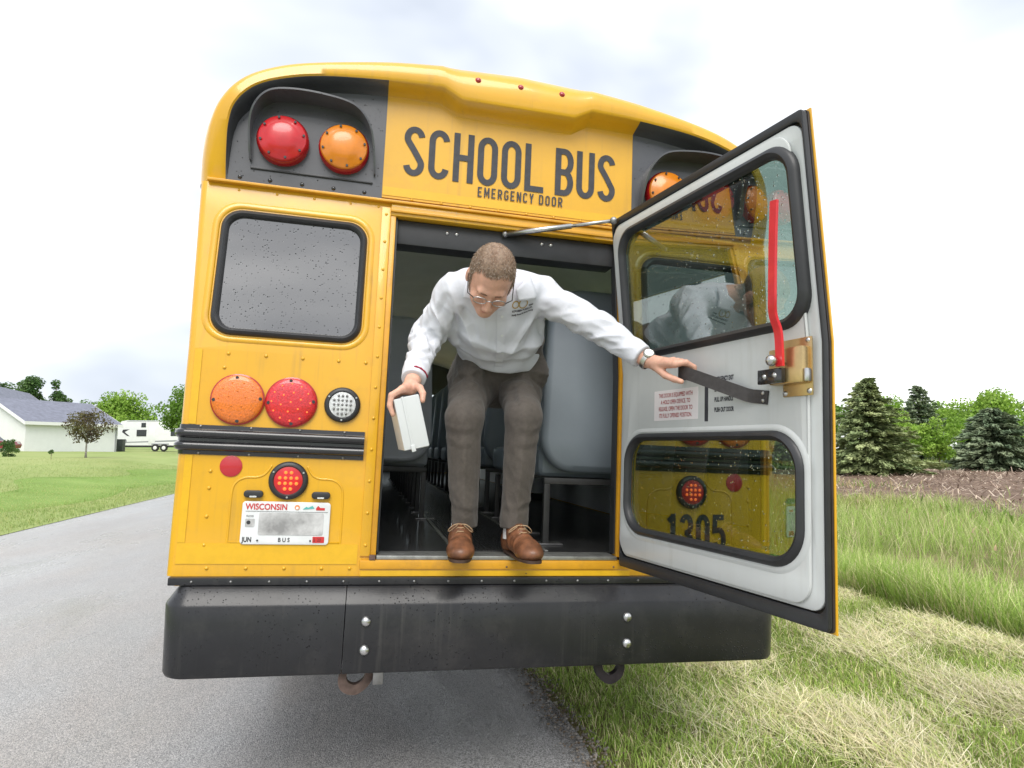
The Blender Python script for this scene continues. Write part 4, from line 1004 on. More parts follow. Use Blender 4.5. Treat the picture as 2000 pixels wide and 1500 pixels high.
# verge: short mown green blades
GR1, GR2, STRAW = (0.205, 0.325, 0.055), (0.400, 0.525, 0.125), (0.72, 0.65, 0.38)
def windrow(x, y):
    """where cut hay lies: bands along the road"""
    w = 0.10 * snoise(x * 0.3, y, 1.1, 3)
    return 1.2 * np.exp(-((x - 1.72 - w) / 0.26) ** 2) + 1.05 * np.exp(-((x - 2.75 - w) / 0.30) ** 2) + 0.9 * np.exp(-((x - 3.60 - w) / 0.34) ** 2) + 0.42 * snoise(x, y, 5.0, 5) + 0.04
xs, ys, hs = [], [], []
for (x0, x1, y0, y1, n) in ((0.40, 4.3, -1.9, 1.2, 105000), (0.40, 4.3, 1.2, 5, 52000), (0.42, 4.3, 5, 24, 36000)):
    x, y = scatter(x0, x1, y0, y1, n, 1.3); keep = rs.rand(n) > 0.75 * np.clip(windrow(x, y) - 0.25, 0, 1)
    edge = rs.rand(n) < sstep((x - 0.445 + 0.05 * snoise(x, y, 4, 9)) / 0.07)
    k = keep & edge; xs.append(x[k]); ys.append(y[k])
x = np.concatenate(xs); y = np.concatenate(ys); n = len(x)
tuft = np.clip(snoise(x, y, 2.6, 11) - 0.5, 0, 1) * sstep((x - 2.0) / 0.6)
H = rs.uniform(0.025, 0.065, n) * (1 + 2.6 * tuft) * np.where(x < 0.62, 0.75, 1.0); P = np.stack([x, y, hland(x, y) - 0.02], 1)
c = mixcol(n, GR1, GR2, STRAW, 0.16) * (1 + 0.22 * snoise(x, y, 3.1, 21))[:, None]
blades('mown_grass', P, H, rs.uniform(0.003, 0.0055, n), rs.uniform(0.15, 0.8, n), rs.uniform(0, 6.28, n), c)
# cut hay lying in windrows
xs, ys = [], []
for (y0, y1, n) in ((-1.9, 1.2, 190000), (1.2, 5, 90000), (5, 22, 50000)):
    x, y = scatter(0.75, 4.5, y0, y1, n, 1.3); k = rs.rand(n) < np.clip(windrow(x, y) * 0.9 - 0.12, 0.02 + 0.06 * (x > 1.3), 1); xs.append(x[k]); ys.append(y[k])
x = np.concatenate(xs); y = np.concatenate(ys); n = len(x)
wd = np.clip(windrow(x, y), 0, 1.4)
P = np.stack([x, y, hland(x, y) - 0.015 + 0.04 * wd * rs.rand(n) ** 0.6], 1)
ln = rs.uniform(0.05, 0.17, n); az = rs.normal(1.35, 0.75, n); el = rs.normal(0.05, 0.22, n)
d = np.stack([np.cos(az) * np.cos(el), np.sin(az) * np.cos(el), np.sin(el)], 1); sd_ = np.cross(d, np.stack([rs.randn(n) * 0.4, rs.randn(n) * 0.4, np.ones(n)], 1)); sd_ /= np.linalg.norm(sd_, axis=1)[:, None]
hw = rs.uniform(0.0007, 0.0016, n)[:, None]; md = P + d * (ln * 0.5)[:, None] + np.stack([rs.randn(n), rs.randn(n), rs.randn(n) * 0.6], 1) * 0.008; tp = P + d * ln[:, None]
V = np.stack([P - sd_ * hw, P + sd_ * hw, md + sd_ * hw, md - sd_ * hw, tp + sd_ * hw * 0.5, tp - sd_ * hw * 0.5], 1).reshape(-1, 3); b0 = np.arange(n)[:, None] * 6
F = np.concatenate([b0 + np.array([[0, 1, 2, 3]]), b0 + np.array([[3, 2, 4, 5]])], 0)
c = mixcol(n, (0.64, 0.56, 0.32), (0.90, 0.85, 0.62), (0.46, 0.53, 0.18), 0.32) * (1 + 0.20 * snoise(x, y, 2.0, 31))[:, None]
tag(bulk('cut_hay', V, F, np.repeat(c, 6, 0), 'straw'), kind='stuff')
# loose gravel along the broken edge of the asphalt
n = 9000; x = 0.50 + rs.normal(0, 0.055, n); y = -1.9 + 16 * rs.rand(n) ** 1.8; sz = rs.uniform(0.003, 0.010, n) * np.where(rs.rand(n) < 0.1, 1.7, 1)
oc = np.array([(1, 0, 0), (-1, 0, 0), (0, 1, 0), (0, -1, 0), (0, 0, 1), (0, 0, -1)], float)
V = (np.stack([x, y, 0.0 + 0.004 * rs.rand(n)], 1)[:, None, :] + oc[None] * (sz[:, None, None] * rs.uniform(0.6, 1.2, (n, 6, 1))) * np.array((1, 1, 0.7))).reshape(-1, 3)
F = (np.arange(n)[:, None, None] * 6 + np.array([(0, 2, 4), (2, 1, 4), (1, 3, 4), (3, 0, 4), (2, 0, 5), (1, 2, 5), (3, 1, 5), (0, 3, 5)])[None]).reshape(-1, 3)
tag(bulk('edge_gravel', V, F, np.repeat(mixcol(n, (0.16, 0.15, 0.14), (0.36, 0.33, 0.29), (0.22, 0.17, 0.12), 0.3), 6, 0), 'straw'), kind='stuff')
# tall roadside grass
xs, ys = [], []
for (y0, y1, n) in ((-1.5, 4, 26000), (4, 12, 30000), (12, 34, 30000)):
    x, y = scatter(3.75, 11.6, y0, y1, n); e_ = 3.95 + 0.10 * snoise(y, y * 0, 1.2, 41) + 0.25 * rs.rand(n); k = x > e_; xs.append(x[k]); ys.append(y[k])
x = np.concatenate(xs); y = np.concatenate(ys); n = len(x)
x[: n // 5] = 3.95 + 0.9 * rs.rand(n // 5) ** 1.3
k = (x - 9.6 + 0.8 * snoise(x, y, 1.3, 43)) / 2.2
keep = rs.rand(n) > np.clip(k, 0, 0.9); x, y = x[keep], y[keep]; n = len(x)
brown = np.clip(snoise(x, y, 0.75, 44) - 0.15, 0, 1) * sstep((x - 5.6) / 1.2)
H = rs.uniform(0.18, 0.62, n) * (0.8 + 0.25 * snoise(x, y, 1.4, 45)) * np.where(x > 8.5, 0.72, 1.0)
c = mixcol(n, (0.215, 0.345, 0.060), (0.425, 0.575, 0.150), (0.66, 0.62, 0.36), 0.26)
c = c * (1 - 0.6 * brown[:, None]) + 0.6 * brown[:, None] * np.array((0.40, 0.27, 0.15))
P = np.stack([x, y, hland(x, y) - 0.02], 1)
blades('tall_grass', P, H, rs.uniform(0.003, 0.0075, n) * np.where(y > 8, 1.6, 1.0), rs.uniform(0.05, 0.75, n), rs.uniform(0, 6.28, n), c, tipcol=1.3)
# seed heads above the tall grass
x, y = scatter(4.6, 10.5, -1.0, 26, 14000); k = rs.rand(len(x)) < np.clip(0.25 + 0.6 * snoise(x, y, 0.75, 44), 0.03, 1); x, y = x[k], y[k]; n = len(x)
blades('grass_seed_heads', np.stack([x, y, hland(x, y) + rs.uniform(0.32, 0.52, n)], 1), rs.uniform(0.06, 0.14, n), rs.uniform(0.008, 0.018, n), rs.uniform(0.2, 0.8, n), rs.uniform(0, 6.28, n), mixcol(n, (0.42, 0.30, 0.18), (0.62, 0.50, 0.32)))
# weeds at the edge of the field and below the spruces
x, y = scatter(9.5, 15.0, -2, 28, 12000); k = rs.rand(len(x)) < np.clip(0.55 - 0.12 * (x - 9.5) + 0.5 * snoise(x, y, 1.1, 51), 0, 1); x, y = x[k], y[k]; n = len(x)
blades('field_weeds', np.stack([x, y, hland(x, y)], 1), rs.uniform(0.12, 0.4, n), rs.uniform(0.012, 0.035, n), rs.uniform(0.2, 0.8, n), rs.uniform(0, 6.28, n), mixcol(n, (0.12, 0.22, 0.03), (0.27, 0.40, 0.09), (0.5, 0.45, 0.2), 0.1))
t_ = rs.rand(16000); x = 11.0 + 40 * t_; y = 30.6 - (x - 11.2) * 0.471 + rs.uniform(-0.2, 1.7, 16000) ; n = len(x)
blades('field_edge_grass', np.stack([x, y, hland(x, y)], 1), rs.uniform(0.2, 0.55, n), rs.uniform(0.015, 0.04, n), rs.uniform(0.1, 0.6, n), rs.uniform(0, 6.28, n), mixcol(n, (0.15, 0.25, 0.04), (0.32, 0.42, 0.12), (0.55, 0.5, 0.25), 0.25))
# straw residue lying on the ploughed soil
x, y = scatter(11, 40, -2, 28, 15000); k = y < 30.2 - (x - 11.2) * 0.471; x, y = x[k], y[k]; n = len(x)
az = rs.uniform(0, 6.28, n); ln = rs.uniform(0.08, 0.26, n); P = np.stack([x, y, hland(x, y) + rs.uniform(0.0, 0.06, n)], 1); d = np.stack([np.cos(az), np.sin(az), rs.normal(0.1, 0.25, n)], 1); s_ = np.stack([-np.sin(az), np.cos(az), np.zeros(n)], 1)
hw = rs.uniform(0.008, 0.02, n)[:, None]; up = np.array([0, 0, 0.03]); tp = P + d * ln[:, None]
V = np.stack([P - s_ * hw, P + s_ * hw, tp + s_ * hw + up, tp - s_ * hw + up], 1).reshape(-1, 3)
tag(bulk('straw_residue', V, np.arange(n * 4).reshape(-1, 4), np.repeat(mixcol(n, (0.38, 0.28, 0.22), (0.66, 0.56, 0.44), (0.16, 0.11, 0.08), 0.35), 4, 0), 'straw'), kind='stuff')
# lawn blades near the road, long strip of paler cut grass
x = -5.85 - np.abs(rs.gamma(1.6, 1.9, 110000)); y = 1 + 34 * rs.rand(110000) ** 1.2; n = len(x)
cut = np.clip(np.exp(-((x + 8.1 - 0.25 * snoise(x, y, 0.8, 61)) / 0.55) ** 2) + 0.35 * snoise(x, y, 1.8, 62), 0, 1)
c = mixcol(n, (0.205, 0.300, 0.075), (0.310, 0.410, 0.125), (0.46, 0.46, 0.19), 0.15); c = c * (1 - 0.55 * cut[:, None]) + 0.55 * cut[:, None] * np.array((0.60, 0.57, 0.25))
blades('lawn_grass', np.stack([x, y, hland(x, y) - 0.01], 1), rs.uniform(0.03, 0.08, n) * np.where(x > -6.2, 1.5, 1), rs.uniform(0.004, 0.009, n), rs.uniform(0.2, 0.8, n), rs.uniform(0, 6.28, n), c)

# ================================================================== trees
mat('bark', (0.16, 0.12, 0.09), 0.9, var=0.3, vscale=12, bump=0.6, bscale=25)
mat('bark_grey', (0.27, 0.25, 0.23), 0.9, var=0.3, vscale=12, bump=0.5, bscale=25)
def leaf_quads(C_, Nn, size, asp=0.6):
    n = len(C_); a = np.cross(Nn, rs.randn(n, 3)); a /= np.linalg.norm(a, axis=1)[:, None] + 1e-9; b = np.cross(Nn, a); s1 = (size / 2)[:, None]; s2 = s1 * asp
    V = np.stack([C_ - a * s1, C_ + b * s2 - a * s1 * 0.1, C_ + a * s1, C_ - b * s2 - a * s1 * 0.1], 1).reshape(-1, 3)
    return V, np.arange(n * 4).reshape(-1, 4)
def trunk(name, base, top, r0, r1, limbs, parent, m='bark', seed=1):
    r_ = np.random.RandomState(seed); V = []; F = []
    def add(path, ra):
        v, f = tube_pts(path, ra, 7); o_ = len(V); V.extend(v); F.extend([tuple(i + o_ for i in q) for q in f])
    b = np.array(base); t = np.array(top); pts = [b * (1 - k) + t * k + np.array((r_.randn() * 0.03, r_.randn() * 0.03, 0)) * np.linalg.norm(t - b) * 0.3 * k for k in np.linspace(0, 1, 6)]
    add([p for p in pts], [r0 * 1.35] + [r0 + (r1 - r0) * k for k in np.linspace(0.15, 1, 5)])
    for (h, e) in limbs:
        p0 = b * (1 - h) + t * h; p1 = np.array(e); md = (p0 + p1) / 2 + np.array((0, 0, -0.08 * np.linalg.norm(p1 - p0)))
        add([p0, md, p1], [r0 * 0.5, r0 * 0.35, r0 * 0.12])
    return mk(name, V, F, m, parent, sm=True)
def tree(label, x, y, H, rx, rz, cb, cols, nclump=34, nleaf=6000, lsz=0.2, seed=1, cat='tree', tr=0.12, shape=1.0, group='background trees', name='broadleaf_tree', bm_='bark'):
    """cb: height of the crown's underside; rx crown radius; crown made of leaf clumps of differing size"""
    r_ = np.random.RandomState(seed); z0 = float(hland(x, y)); root = empty(name, (x, y, z0)); tag(root, label, cat, group)
    cz = (H + cb) / 2; rz = (H - cb) / 2; cl = []
    for k in range(nclump):
        u = r_.uniform(-1, 1); th_ = r_.uniform(0, 6.28); q = math.sqrt(1 - u * u); rr = r_.uniform(0.35, 0.92)
        wz = (1 - 0.35 * max(0, u) ** shape)
        cl.append((rx * rr * q * math.cos(th_) * wz, rx * rr * q * math.sin(th_) * wz, cz + rz * rr * u, r_.uniform(0.20, 0.40) * rx))
    limbs = [(0.45 + 0.5 * r_.rand(), (c_[0] * 0.8, c_[1] * 0.8, c_[2] - 0.1)) for c_ in cl[:9]]
    trunk('trunk', (0, 0, -0.05), (0, 0, cb + rz * 1.0), tr, tr * 0.4, limbs, root, bm_, seed)
    C_, N_, K_ = [], [], []
    w = np.array([c_[3] ** 2 for c_ in cl]); w /= w.sum()
    for c_, ww in zip(cl, w):
        n = max(8, int(nleaf * ww)); d = r_.randn(n, 3); d /= np.linalg.norm(d, axis=1)[:, None]; rad = c_[3] * (1 - 0.55 * r_.rand(n) ** 2)
        p = np.array(c_[:3]) + d * rad[:, None] * np.array((1, 1, 0.8)); C_.append(p); N_.append(d * 0.6 + r_.randn(n, 3) * 0.55 + np.array((0, 0, 0.35)))
        tcol = r_.rand(); base = np.array(cols[0]) * (1 - tcol) + np.array(cols[1]) * tcol
        K_.append(base * r_.uniform(0.72, 1.3, (n, 1)))
    C_ = np.concatenate(C_); N_ = np.concatenate(N_); N_ /= np.linalg.norm(N_, axis=1)[:, None]; K_ = np.concatenate(K_)
    V, F = leaf_quads(C_, N_, lsz * r_.uniform(0.6, 1.3, len(C_)))
    bulk('crown', V, F, np.repeat(K_, 4, 0), 'leaf', root)
    return root
def spruce(label, x, y, H, r0, cols, seed=1, levels=26, group='spruces beyond the field', sparse=1.0):
    r_ = np.random.RandomState(seed); z0 = float(hland(x, y)); root = empty('spruce_tree', (x, y, z0)); tag(root, label, 'spruce', group)
    trunk('trunk', (0, 0, -0.05), (0, 0, H * 0.97), 0.03 * H, 0.006 * H, [], root, 'bark', seed)
    C_, A_d, K_, S_z = [], [], [], []
    for L_i in range(levels):
        h = 0.05 + 0.93 * (L_i / (levels - 1)); ln0 = (r0 * (1 - h) ** 0.72 + 0.05 * r0) * r_.uniform(0.82, 1.12); nb = int(15 - 8 * h)
        for k in range(nb):
            az = 6.28 * k / nb + r_.uniform(-0.3, 0.3) + L_i * 0.7; ln = ln0 * r_.uniform(0.62, 1.22); zb = H * h + r_.uniform(-0.02, 0.02) * H
            m_ = int((10 + 16 * (1 - h)) * sparse * 3.4); t = r_.rand(m_) ** 0.7
            up = 0.30 * (h - 0.45)
            px = np.cos(az) * ln * t; py = np.sin(az) * ln * t; pz = zb + ln * (up * t - 0.28 * t ** 2 + 0.16 * t ** 4)
            side = r_.uniform(-1, 1, m_) * 0.30 * ln * (1.05 - t)
            px = px - np.sin(az) * side; py = py + np.cos(az) * side; pz = pz - 0.12 * np.abs(side) - r_.rand(m_) * 0.05 * r0
            C_.append(np.stack([px, py, pz], 1)); A_d.append(np.stack([np.cos(az) + r_.randn(m_) * 0.35, np.sin(az) + r_.randn(m_) * 0.35, -0.25 + r_.randn(m_) * 0.2], 1))
            tc_ = r_.rand(); base = np.array(cols[0]) * (1 - tc_) + np.array(cols[1]) * tc_
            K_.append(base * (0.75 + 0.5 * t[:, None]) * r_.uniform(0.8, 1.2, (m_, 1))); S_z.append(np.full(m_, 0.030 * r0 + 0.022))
    C_ = np.concatenate(C_); a = np.concatenate(A_d); a /= np.linalg.norm(a, axis=1)[:, None]; n = len(C_); K_ = np.concatenate(K_); sz = np.concatenate(S_z)[:, None] * r_.uniform(0.7, 1.4, (n, 1))
    b = np.cross(a, np.array((0, 0, 1.0)) + r_.randn(n, 3) * 0.4); b /= np.linalg.norm(b, axis=1)[:, None]
    V = np.stack([C_ - a * sz, C_ + b * sz * 0.45, C_ + a * sz * 1.3, C_ - b * sz * 0.45 + np.array((0, 0, -0.02))], 1).reshape(-1, 3)
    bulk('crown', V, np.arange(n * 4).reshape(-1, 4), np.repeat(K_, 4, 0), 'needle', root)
    return root
G_D = ((0.055, 0.125, 0.030), (0.125, 0.215, 0.060)); G_M = ((0.100, 0.200, 0.028), (0.215, 0.345, 0.070)); G_L = ((0.170, 0.310, 0.035), (0.340, 0.500, 0.090)); G_P = ((0.085, 0.055, 0.040), (0.160, 0.150, 0.055))
S_1 = ((0.160, 0.215, 0.090), (0.350, 0.395, 0.185)); S_2 = ((0.130, 0.185, 0.105), (0.285, 0.335, 0.205))
# left, beyond the lawn
tree('tall dark tree rising behind the house roof, leftmost', -45.6, 88.8, 9.6, 2.4, 0, 2.0, G_D, 44, 6500, 0.30, 2, tr=0.2)
tree('dark tree behind the house roof, second from the left edge', -41.2, 87.4, 9.6, 2.2, 0, 2.0, G_D, 44, 6500, 0.30, 3, tr=0.2)
tree('narrow dark tree at the right end of the tall roof', -37.8, 87.0, 8.6, 1.5, 0, 2.0, G_D, 36, 4500, 0.26, 4, tr=0.16)
tree('low far tree showing just above the garage roof', -43.5, 112.0, 7.4, 3.6, 0, 2.0, G_M, 22, 2600, 0.45, 5, tr=0.2)
tree('broad round bright green tree behind the travel trailer', -33.8, 97.4, 8.3, 4.9, 0, 1.3, G_L, 46, 9000, 0.40, 6, tr=0.26)
tree('leafy tree half hidden by the bus beside the trailer', -15.7, 58.7, 6.3, 2.35, 0, 1.0, ((0.12, 0.23, 0.030), (0.26, 0.40, 0.075)), 44, 8000, 0.24, 7, tr=0.2)
tree('small purple-leaved ornamental tree on the lawn', -15.0, 35.9, 2.95, 1.10, 0, 0.55, G_P, 46, 2600, 0.12, 8, tr=0.05, group='ornamental lawn planting', bm_='bark_grey')
# right, beyond the ploughed field
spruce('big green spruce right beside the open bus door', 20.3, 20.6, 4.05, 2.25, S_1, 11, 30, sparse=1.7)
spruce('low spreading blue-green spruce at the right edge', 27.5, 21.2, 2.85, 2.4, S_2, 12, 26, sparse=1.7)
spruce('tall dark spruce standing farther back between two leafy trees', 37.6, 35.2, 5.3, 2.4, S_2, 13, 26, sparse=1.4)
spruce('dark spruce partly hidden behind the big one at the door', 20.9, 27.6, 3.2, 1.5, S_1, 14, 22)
tree('young bright green maple with a thin bare trunk', 23.2, 20.05, 2.35, 0.95, 0, 0.55, G_L, 26, 3600, 0.13, 15, tr=0.028, group='trees beyond the field')
tree('light green tree just right of the big spruce', 30.2, 29.9, 3.95, 1.75, 0, 0.4, G_L, 40, 6500, 0.18, 16, tr=0.09, group='trees beyond the field')
tree('broad light green tree behind the low spruce', 42.3, 34.3, 5.1, 3.0, 0, 0.6, G_L, 50, 8500, 0.24, 17, tr=0.15, group='trees beyond the field')
tree('green tree behind the young maple', 35.2, 28.4, 3.3, 1.8, 0, 0.4, G_L, 36, 5600, 0.2, 18, tr=0.1, group='trees beyond the field')
tree('grey-green tree at the right edge behind the others', 56.0, 40.5, 5.4, 3.0, 0, 0.8, G_M, 34, 4600, 0.32, 19, tr=0.16, group='trees beyond the field')
tree('far green tree seen between the big spruce and the tall one', 43.0, 52.0, 5.6, 3.4, 0, 0.6, G_M, 34, 4200, 0.36, 20, tr=0.2, group='trees beyond the field')
tree('far tree filling the gap left of the broad light one', 50.5, 47.0, 5.2, 3.2, 0, 0.6, G_L, 34, 4200, 0.34, 22, tr=0.2, group='trees beyond the field')
tree('dark round shrub in the shade between the trees', 40.4, 38.0, 0.95, 1.0, 0, 0.02, G_D, 16, 1500, 0.14, 21, cat='shrub', tr=0.03, name='shrub', group='shrubs')
tree('dark rounded bush near the parked car', -18.5, 35.7, 1.0, 0.50, 0, -0.35, G_D, 24, 2200, 0.08, 23, cat='shrub', tr=0.02, name='shrub', group='ornamental lawn planting')
tree('tiny sapling on a thin stem in the lawn', -14.9, 31.8, 0.42, 0.15, 0, 0.2, G_D, 8, 260, 0.07, 24, cat='sapling', tr=0.012, name='sapling', group='ornamental lawn planting')

# ================================================================== house, trailer and car on the left
mat('siding', (0.78, 0.79, 0.80), 0.6, var=0.03, vscale=2)
mat('siding_trim', (0.82, 0.82, 0.82), 0.5)
mat('shingle', (0.185, 0.195, 0.245), 0.85, var=0.18, vscale=3, bump=0.5, bscale=12)
mat('window_dark', (0.04, 0.045, 0.05), 0.15, coat=0.5)
mat('trailer_white', (0.76, 0.77, 0.78), 0.4, coat=0.3, var=0.04, vscale=2)
mat('trailer_grey', (0.30, 0.31, 0.33), 0.5); mat('trailer_dark', (0.035, 0.035, 0.04), 0.5)
mat('car_red', (0.20, 0.012, 0.022), 0.25, coat=0.8); mat('car_highlight', (0.05, 0.07, 0.25), 0.3, coat=0.6)
mat('bin_dark', (0.045, 0.055, 0.05), 0.6, var=0.2, vscale=4)
def gable(root, L_, Wd, He, Hr, ov=0.35):
    """gabled volume: length along +x, depth along +y; walls, gable ends, two roof slopes with eave boards"""
    o = box('wall', (0, 0, -0.4), (L_, 0.16, He), 'siding', root, 0); box('wall', (0, Wd - 0.16, -0.4), (L_, Wd, He), 'siding', root, 0)
    for x in (0, L_ - 0.16):
        prism('gable_wall', [(0.161, -0.4), (Wd - 0.161, -0.4), (Wd - 0.161, He), (Wd / 2, Hr - 0.12), (0.161, He)], 'x', x, x + 0.16, 'siding', root)
    sl = (Hr - He) / (Wd / 2)
    for s in (0, 1):
        y0 = -ov if s == 0 else Wd + ov; yr_m = Wd / 2; z0 = He - ov * sl
        poly = [(y0, z0), (yr_m, Hr), (yr_m, Hr + 0.14), (y0, z0 + 0.14)]
        r_ = prism('roof_slope', poly, 'x', -ov, L_ + ov, 'shingle', root)
        yb = y0 - (0.03 if s == 0 else -0.03)
        box('eave_board', (-ov - 0.02, min(y0 - 0.001, yb), z0 - 0.12), (L_ + ov + 0.02, max(y0 - 0.001, yb), z0 + 0.15), 'siding_trim', root, 0)
        for x in (-ov - 0.025, L_ + ov + 0.001):
            prism('barge_board', [(y0, z0 - 0.13), (yr_m, Hr - 0.13), (yr_m, Hr + 0.15), (y0, z0 + 0.15)], 'x', x, x + 0.024, 'siding_trim', root)
gar = empty('garage', (-27.6, 57.3, 1.05), (0, 0, math.atan2(7.26, 4.32))); tag(gar, 'long white garage with a grey shingled gable roof', 'garage')
gable(gar, 8.3, 7.6, 2.45, 4.35)
box('corner_board', (8.3005, -0.02, -0.3), (8.36, 0.14, 2.35), 'siding_trim', gar, 0); box('downspout', (8.20, -0.09, -0.3), (8.28, -0.001, 2.35), 'trailer_grey', gar, 0)
hse = empty('house', (-33.0, 66.6, 1.2), (0, 0, R(98))); tag(hse, 'taller white house with a grey roof behind the garage', 'house')
gable(hse, 19.0, 9.0, 3.0, 6.5)
v_ = box('chimney_vent', (6.0, 3.2, 5.0), (6.25, 3.4, 6.5), 'siding_trim', hse, 0.02)
wing = empty('house_wing', (-31.5, 52.0, 1.05), (0, 0, math.atan2(7.26, 4.32) + R(90))); tag(wing, 'white gabled house front cut off by the left edge of the picture', 'house')
gable(wing, 7.0, 7.0, 2.5, 4.5)
# travel trailer
tl = empty('travel_trailer', (-25.7, 71.6, float(hland(-25.7, 71.6)) - 0.05), (0, 0, math.atan2(-0.222, 0.975))); tag(tl, 'white travel trailer with two wheels showing, parked beyond the garage', 'trailer')
prism('body', [(0.0, 0.62), (7.9, 0.62), (7.9, 3.05), (7.4, 3.18), (0.9, 3.22), (0.35, 3.12), (0.0, 2.5)], 'y', 0.0, 2.4, 'trailer_white', tl)
box('chassis', (0.1, 0.06, 0.42), (7.8, 2.3, 0.6195), 'trailer_dark', tl, 0)
for x in (4.05, 4.95):
    w_ = fin('wheel', lathe(bmesh.new(), [(0.20, 0.0), (0.34, 0.01), (0.37, 0.05), (0.37, 0.2), (0.2, 0.21)], (x, 0.02, 0.37), seg=24), 'tyre', tl, sm=40); w_.location = (0, 0.03, 0)
    fin('rim', lathe(bmesh.new(), [(0.21, 0.19), (0.16, 0.215), (0, 0.20)], (x, 0.02, 0.37), seg=18), 'trailer_white', w_, sm=40)
box('fender', (3.6, -0.06, 0.72), (5.4, -0.001, 0.82), 'trailer_grey', tl, 0.02)
for (x0, x1, z0, z1) in ((2.05, 2.95, 1.62, 2.18), (5.6, 6.5, 1.65, 2.2), (2.5, 2.85, 2.55, 2.9)):
    q = box('window', (x0 - 0.06, -0.03, z0 - 0.06), (x1 + 0.06, -0.001, z1 + 0.06), 'trailer_dark', tl, 0.01); box('pane', (x0, -0.036, z0), (x1, -0.0305, z1), 'window_dark', q, 0)
box('door', (3.25, -0.02, 0.75), (3.95, -0.001, 2.55), 'trailer_white', tl, 0.01)
mk('swoosh_graphic', [(0.55, -0.004, 2.25), (1.25, -0.004, 2.30), (0.75, -0.004, 2.0), (1.3, -0.004, 1.55), (1.0, -0.004, 1.6), (0.45, -0.004, 2.0)], [(0, 1, 2, 5), (2, 3, 4, 5)], 'trailer_dark', tl)
mk('stripe_graphic', [(0.1, -0.004, 0.95), (7.8, -0.004, 1.25), (7.8, -0.004, 1.05), (0.1, -0.004, 0.85)], [(0, 1, 2, 3)], 'trailer_grey', tl)
box('air_conditioner', (4.6, 0.7, 3.20), (5.5, 1.6, 3.52), 'trailer_white', tl, 0.05)
box('roof_rail', (0.9, -0.02, 3.12), (7.4, -0.001, 3.17), 'trailer_grey', tl, 0)
fin('hatch', lathe(bmesh.new(), [(0.22, 0), (0.22, 0.01), (0, 0.012)], (0.8, -0.001, 1.05), seg=20), 'trailer_grey', tl, sm=40)
ub = empty('storage_box', (-23.9, 66.9, float(hland(-23.9, 66.9)))); tag(ub, 'dark upright storage box between the garage and the trailer', 'box')
box('cabinet', (-0.42, -0.4, 0.0), (0.42, 0.4, 1.12), 'bin_dark', ub, 0.03); box('lid', (-0.45, -0.43, 1.121), (0.45, 0.43, 1.19), 'trailer_dark', ub, 0.02)
# parked car at the left edge
cr = empty('parked_car', (-28.3, 52.9, float(hland(-28.3, 52.9))), (0, 0, R(-8))); tag(cr, 'dark red car parked in front of the house at the left edge', 'car')
prism('body', [(-2.1, 0.25), (2.1, 0.25), (2.2, 0.5), (2.05, 0.75), (1.0, 0.86), (-1.9, 0.9), (-2.2, 0.75), (-2.2, 0.4)], 'y', -0.85, 0.85, 'car_red', cr)
prism('cabin', [(1.0, 0.861), (0.35, 1.36), (-1.1, 1.4), (-1.85, 0.901)], 'y', -0.74, 0.74, 'window_dark', cr)
prism('roof', [(0.45, 1.365), (-1.15, 1.405), (-1.1, 1.44), (0.35, 1.41)], 'y', -0.7, 0.7, 'car_highlight', cr)  # blue highlight on top of the car, put into the roof colour
for x in (-1.35, 1.35):
    for y in (-0.87, 0.67):
        w_ = fin('wheel', lathe(bmesh.new(), [(0.17, 0), (0.31, 0.0), (0.33, 0.03), (0.33, 0.17), (0.31, 0.2), (0.17, 0.2)], (x, y + 0.2, 0.33), seg=20), 'tyre', cr, sm=40)
        fin('rim', lathe(bmesh.new(), [(0.17, 0.19), (0.12, 0.2), (0, 0.19)], (x, y + 0.2, 0.33), seg=14), 'steel', w_, sm=40)
for y in (-0.65, 0.45): box('headlight', (2.06, y, 0.58), (2.19, y + 0.22, 0.70), 'lens_clear', cr, 0.02)
# ================================================================== the man climbing out (signed-distance modelling, one continuous surface per garment)
from mathutils.bvhtree import BVHTree
f32 = np.float32
def A3(*v): return np.array(v, f32)
def cap(p, a, b, ra, rb):
    """tapered capsule"""
    a = np.asarray(a, f32); ba = np.asarray(b, f32) - a; pa = p - a
    t = np.clip((pa @ ba) / max(float(ba @ ba), 1e-9), 0, 1)
    return np.sqrt(((pa - t[:, None] * ba) ** 2).sum(1)) - (ra + t * (rb - ra))
def ell(p, c, r, M=None):
    q = p - np.asarray(c, f32)
    if M is not None: q = q @ np.asarray(M, f32)
    r = np.asarray(r, f32); k = np.sqrt(((q / r) ** 2).sum(1)); g = np.sqrt(((q / (r * r)) ** 2).sum(1))
    return k * (k - 1) / np.maximum(g, 1e-6)
def smin(a, b, k):
    h = np.clip(0.5 + 0.5 * (b - a) / k, 0, 1); return b + (a - b) * h - k * h * (1 - h)
def smax(a, b, k): return -smin(-a, -b, k)
_dirs = np.random.RandomState(5).randn(64, 3).astype(f32); _dirs /= np.linalg.norm(_dirs, axis=1)[:, None]
_ph = np.random.RandomState(6).uniform(0, 6.28, 64).astype(f32)
def noise3(p, f, s=0, n=5):
    o = 0
    for k in range(n):
        i = (s * 5 + k) % 64; o = o + np.sin(f * (0.7 + 0.16 * k) * (p @ _dirs[i]) + _ph[i])
    return o / n * 1.5
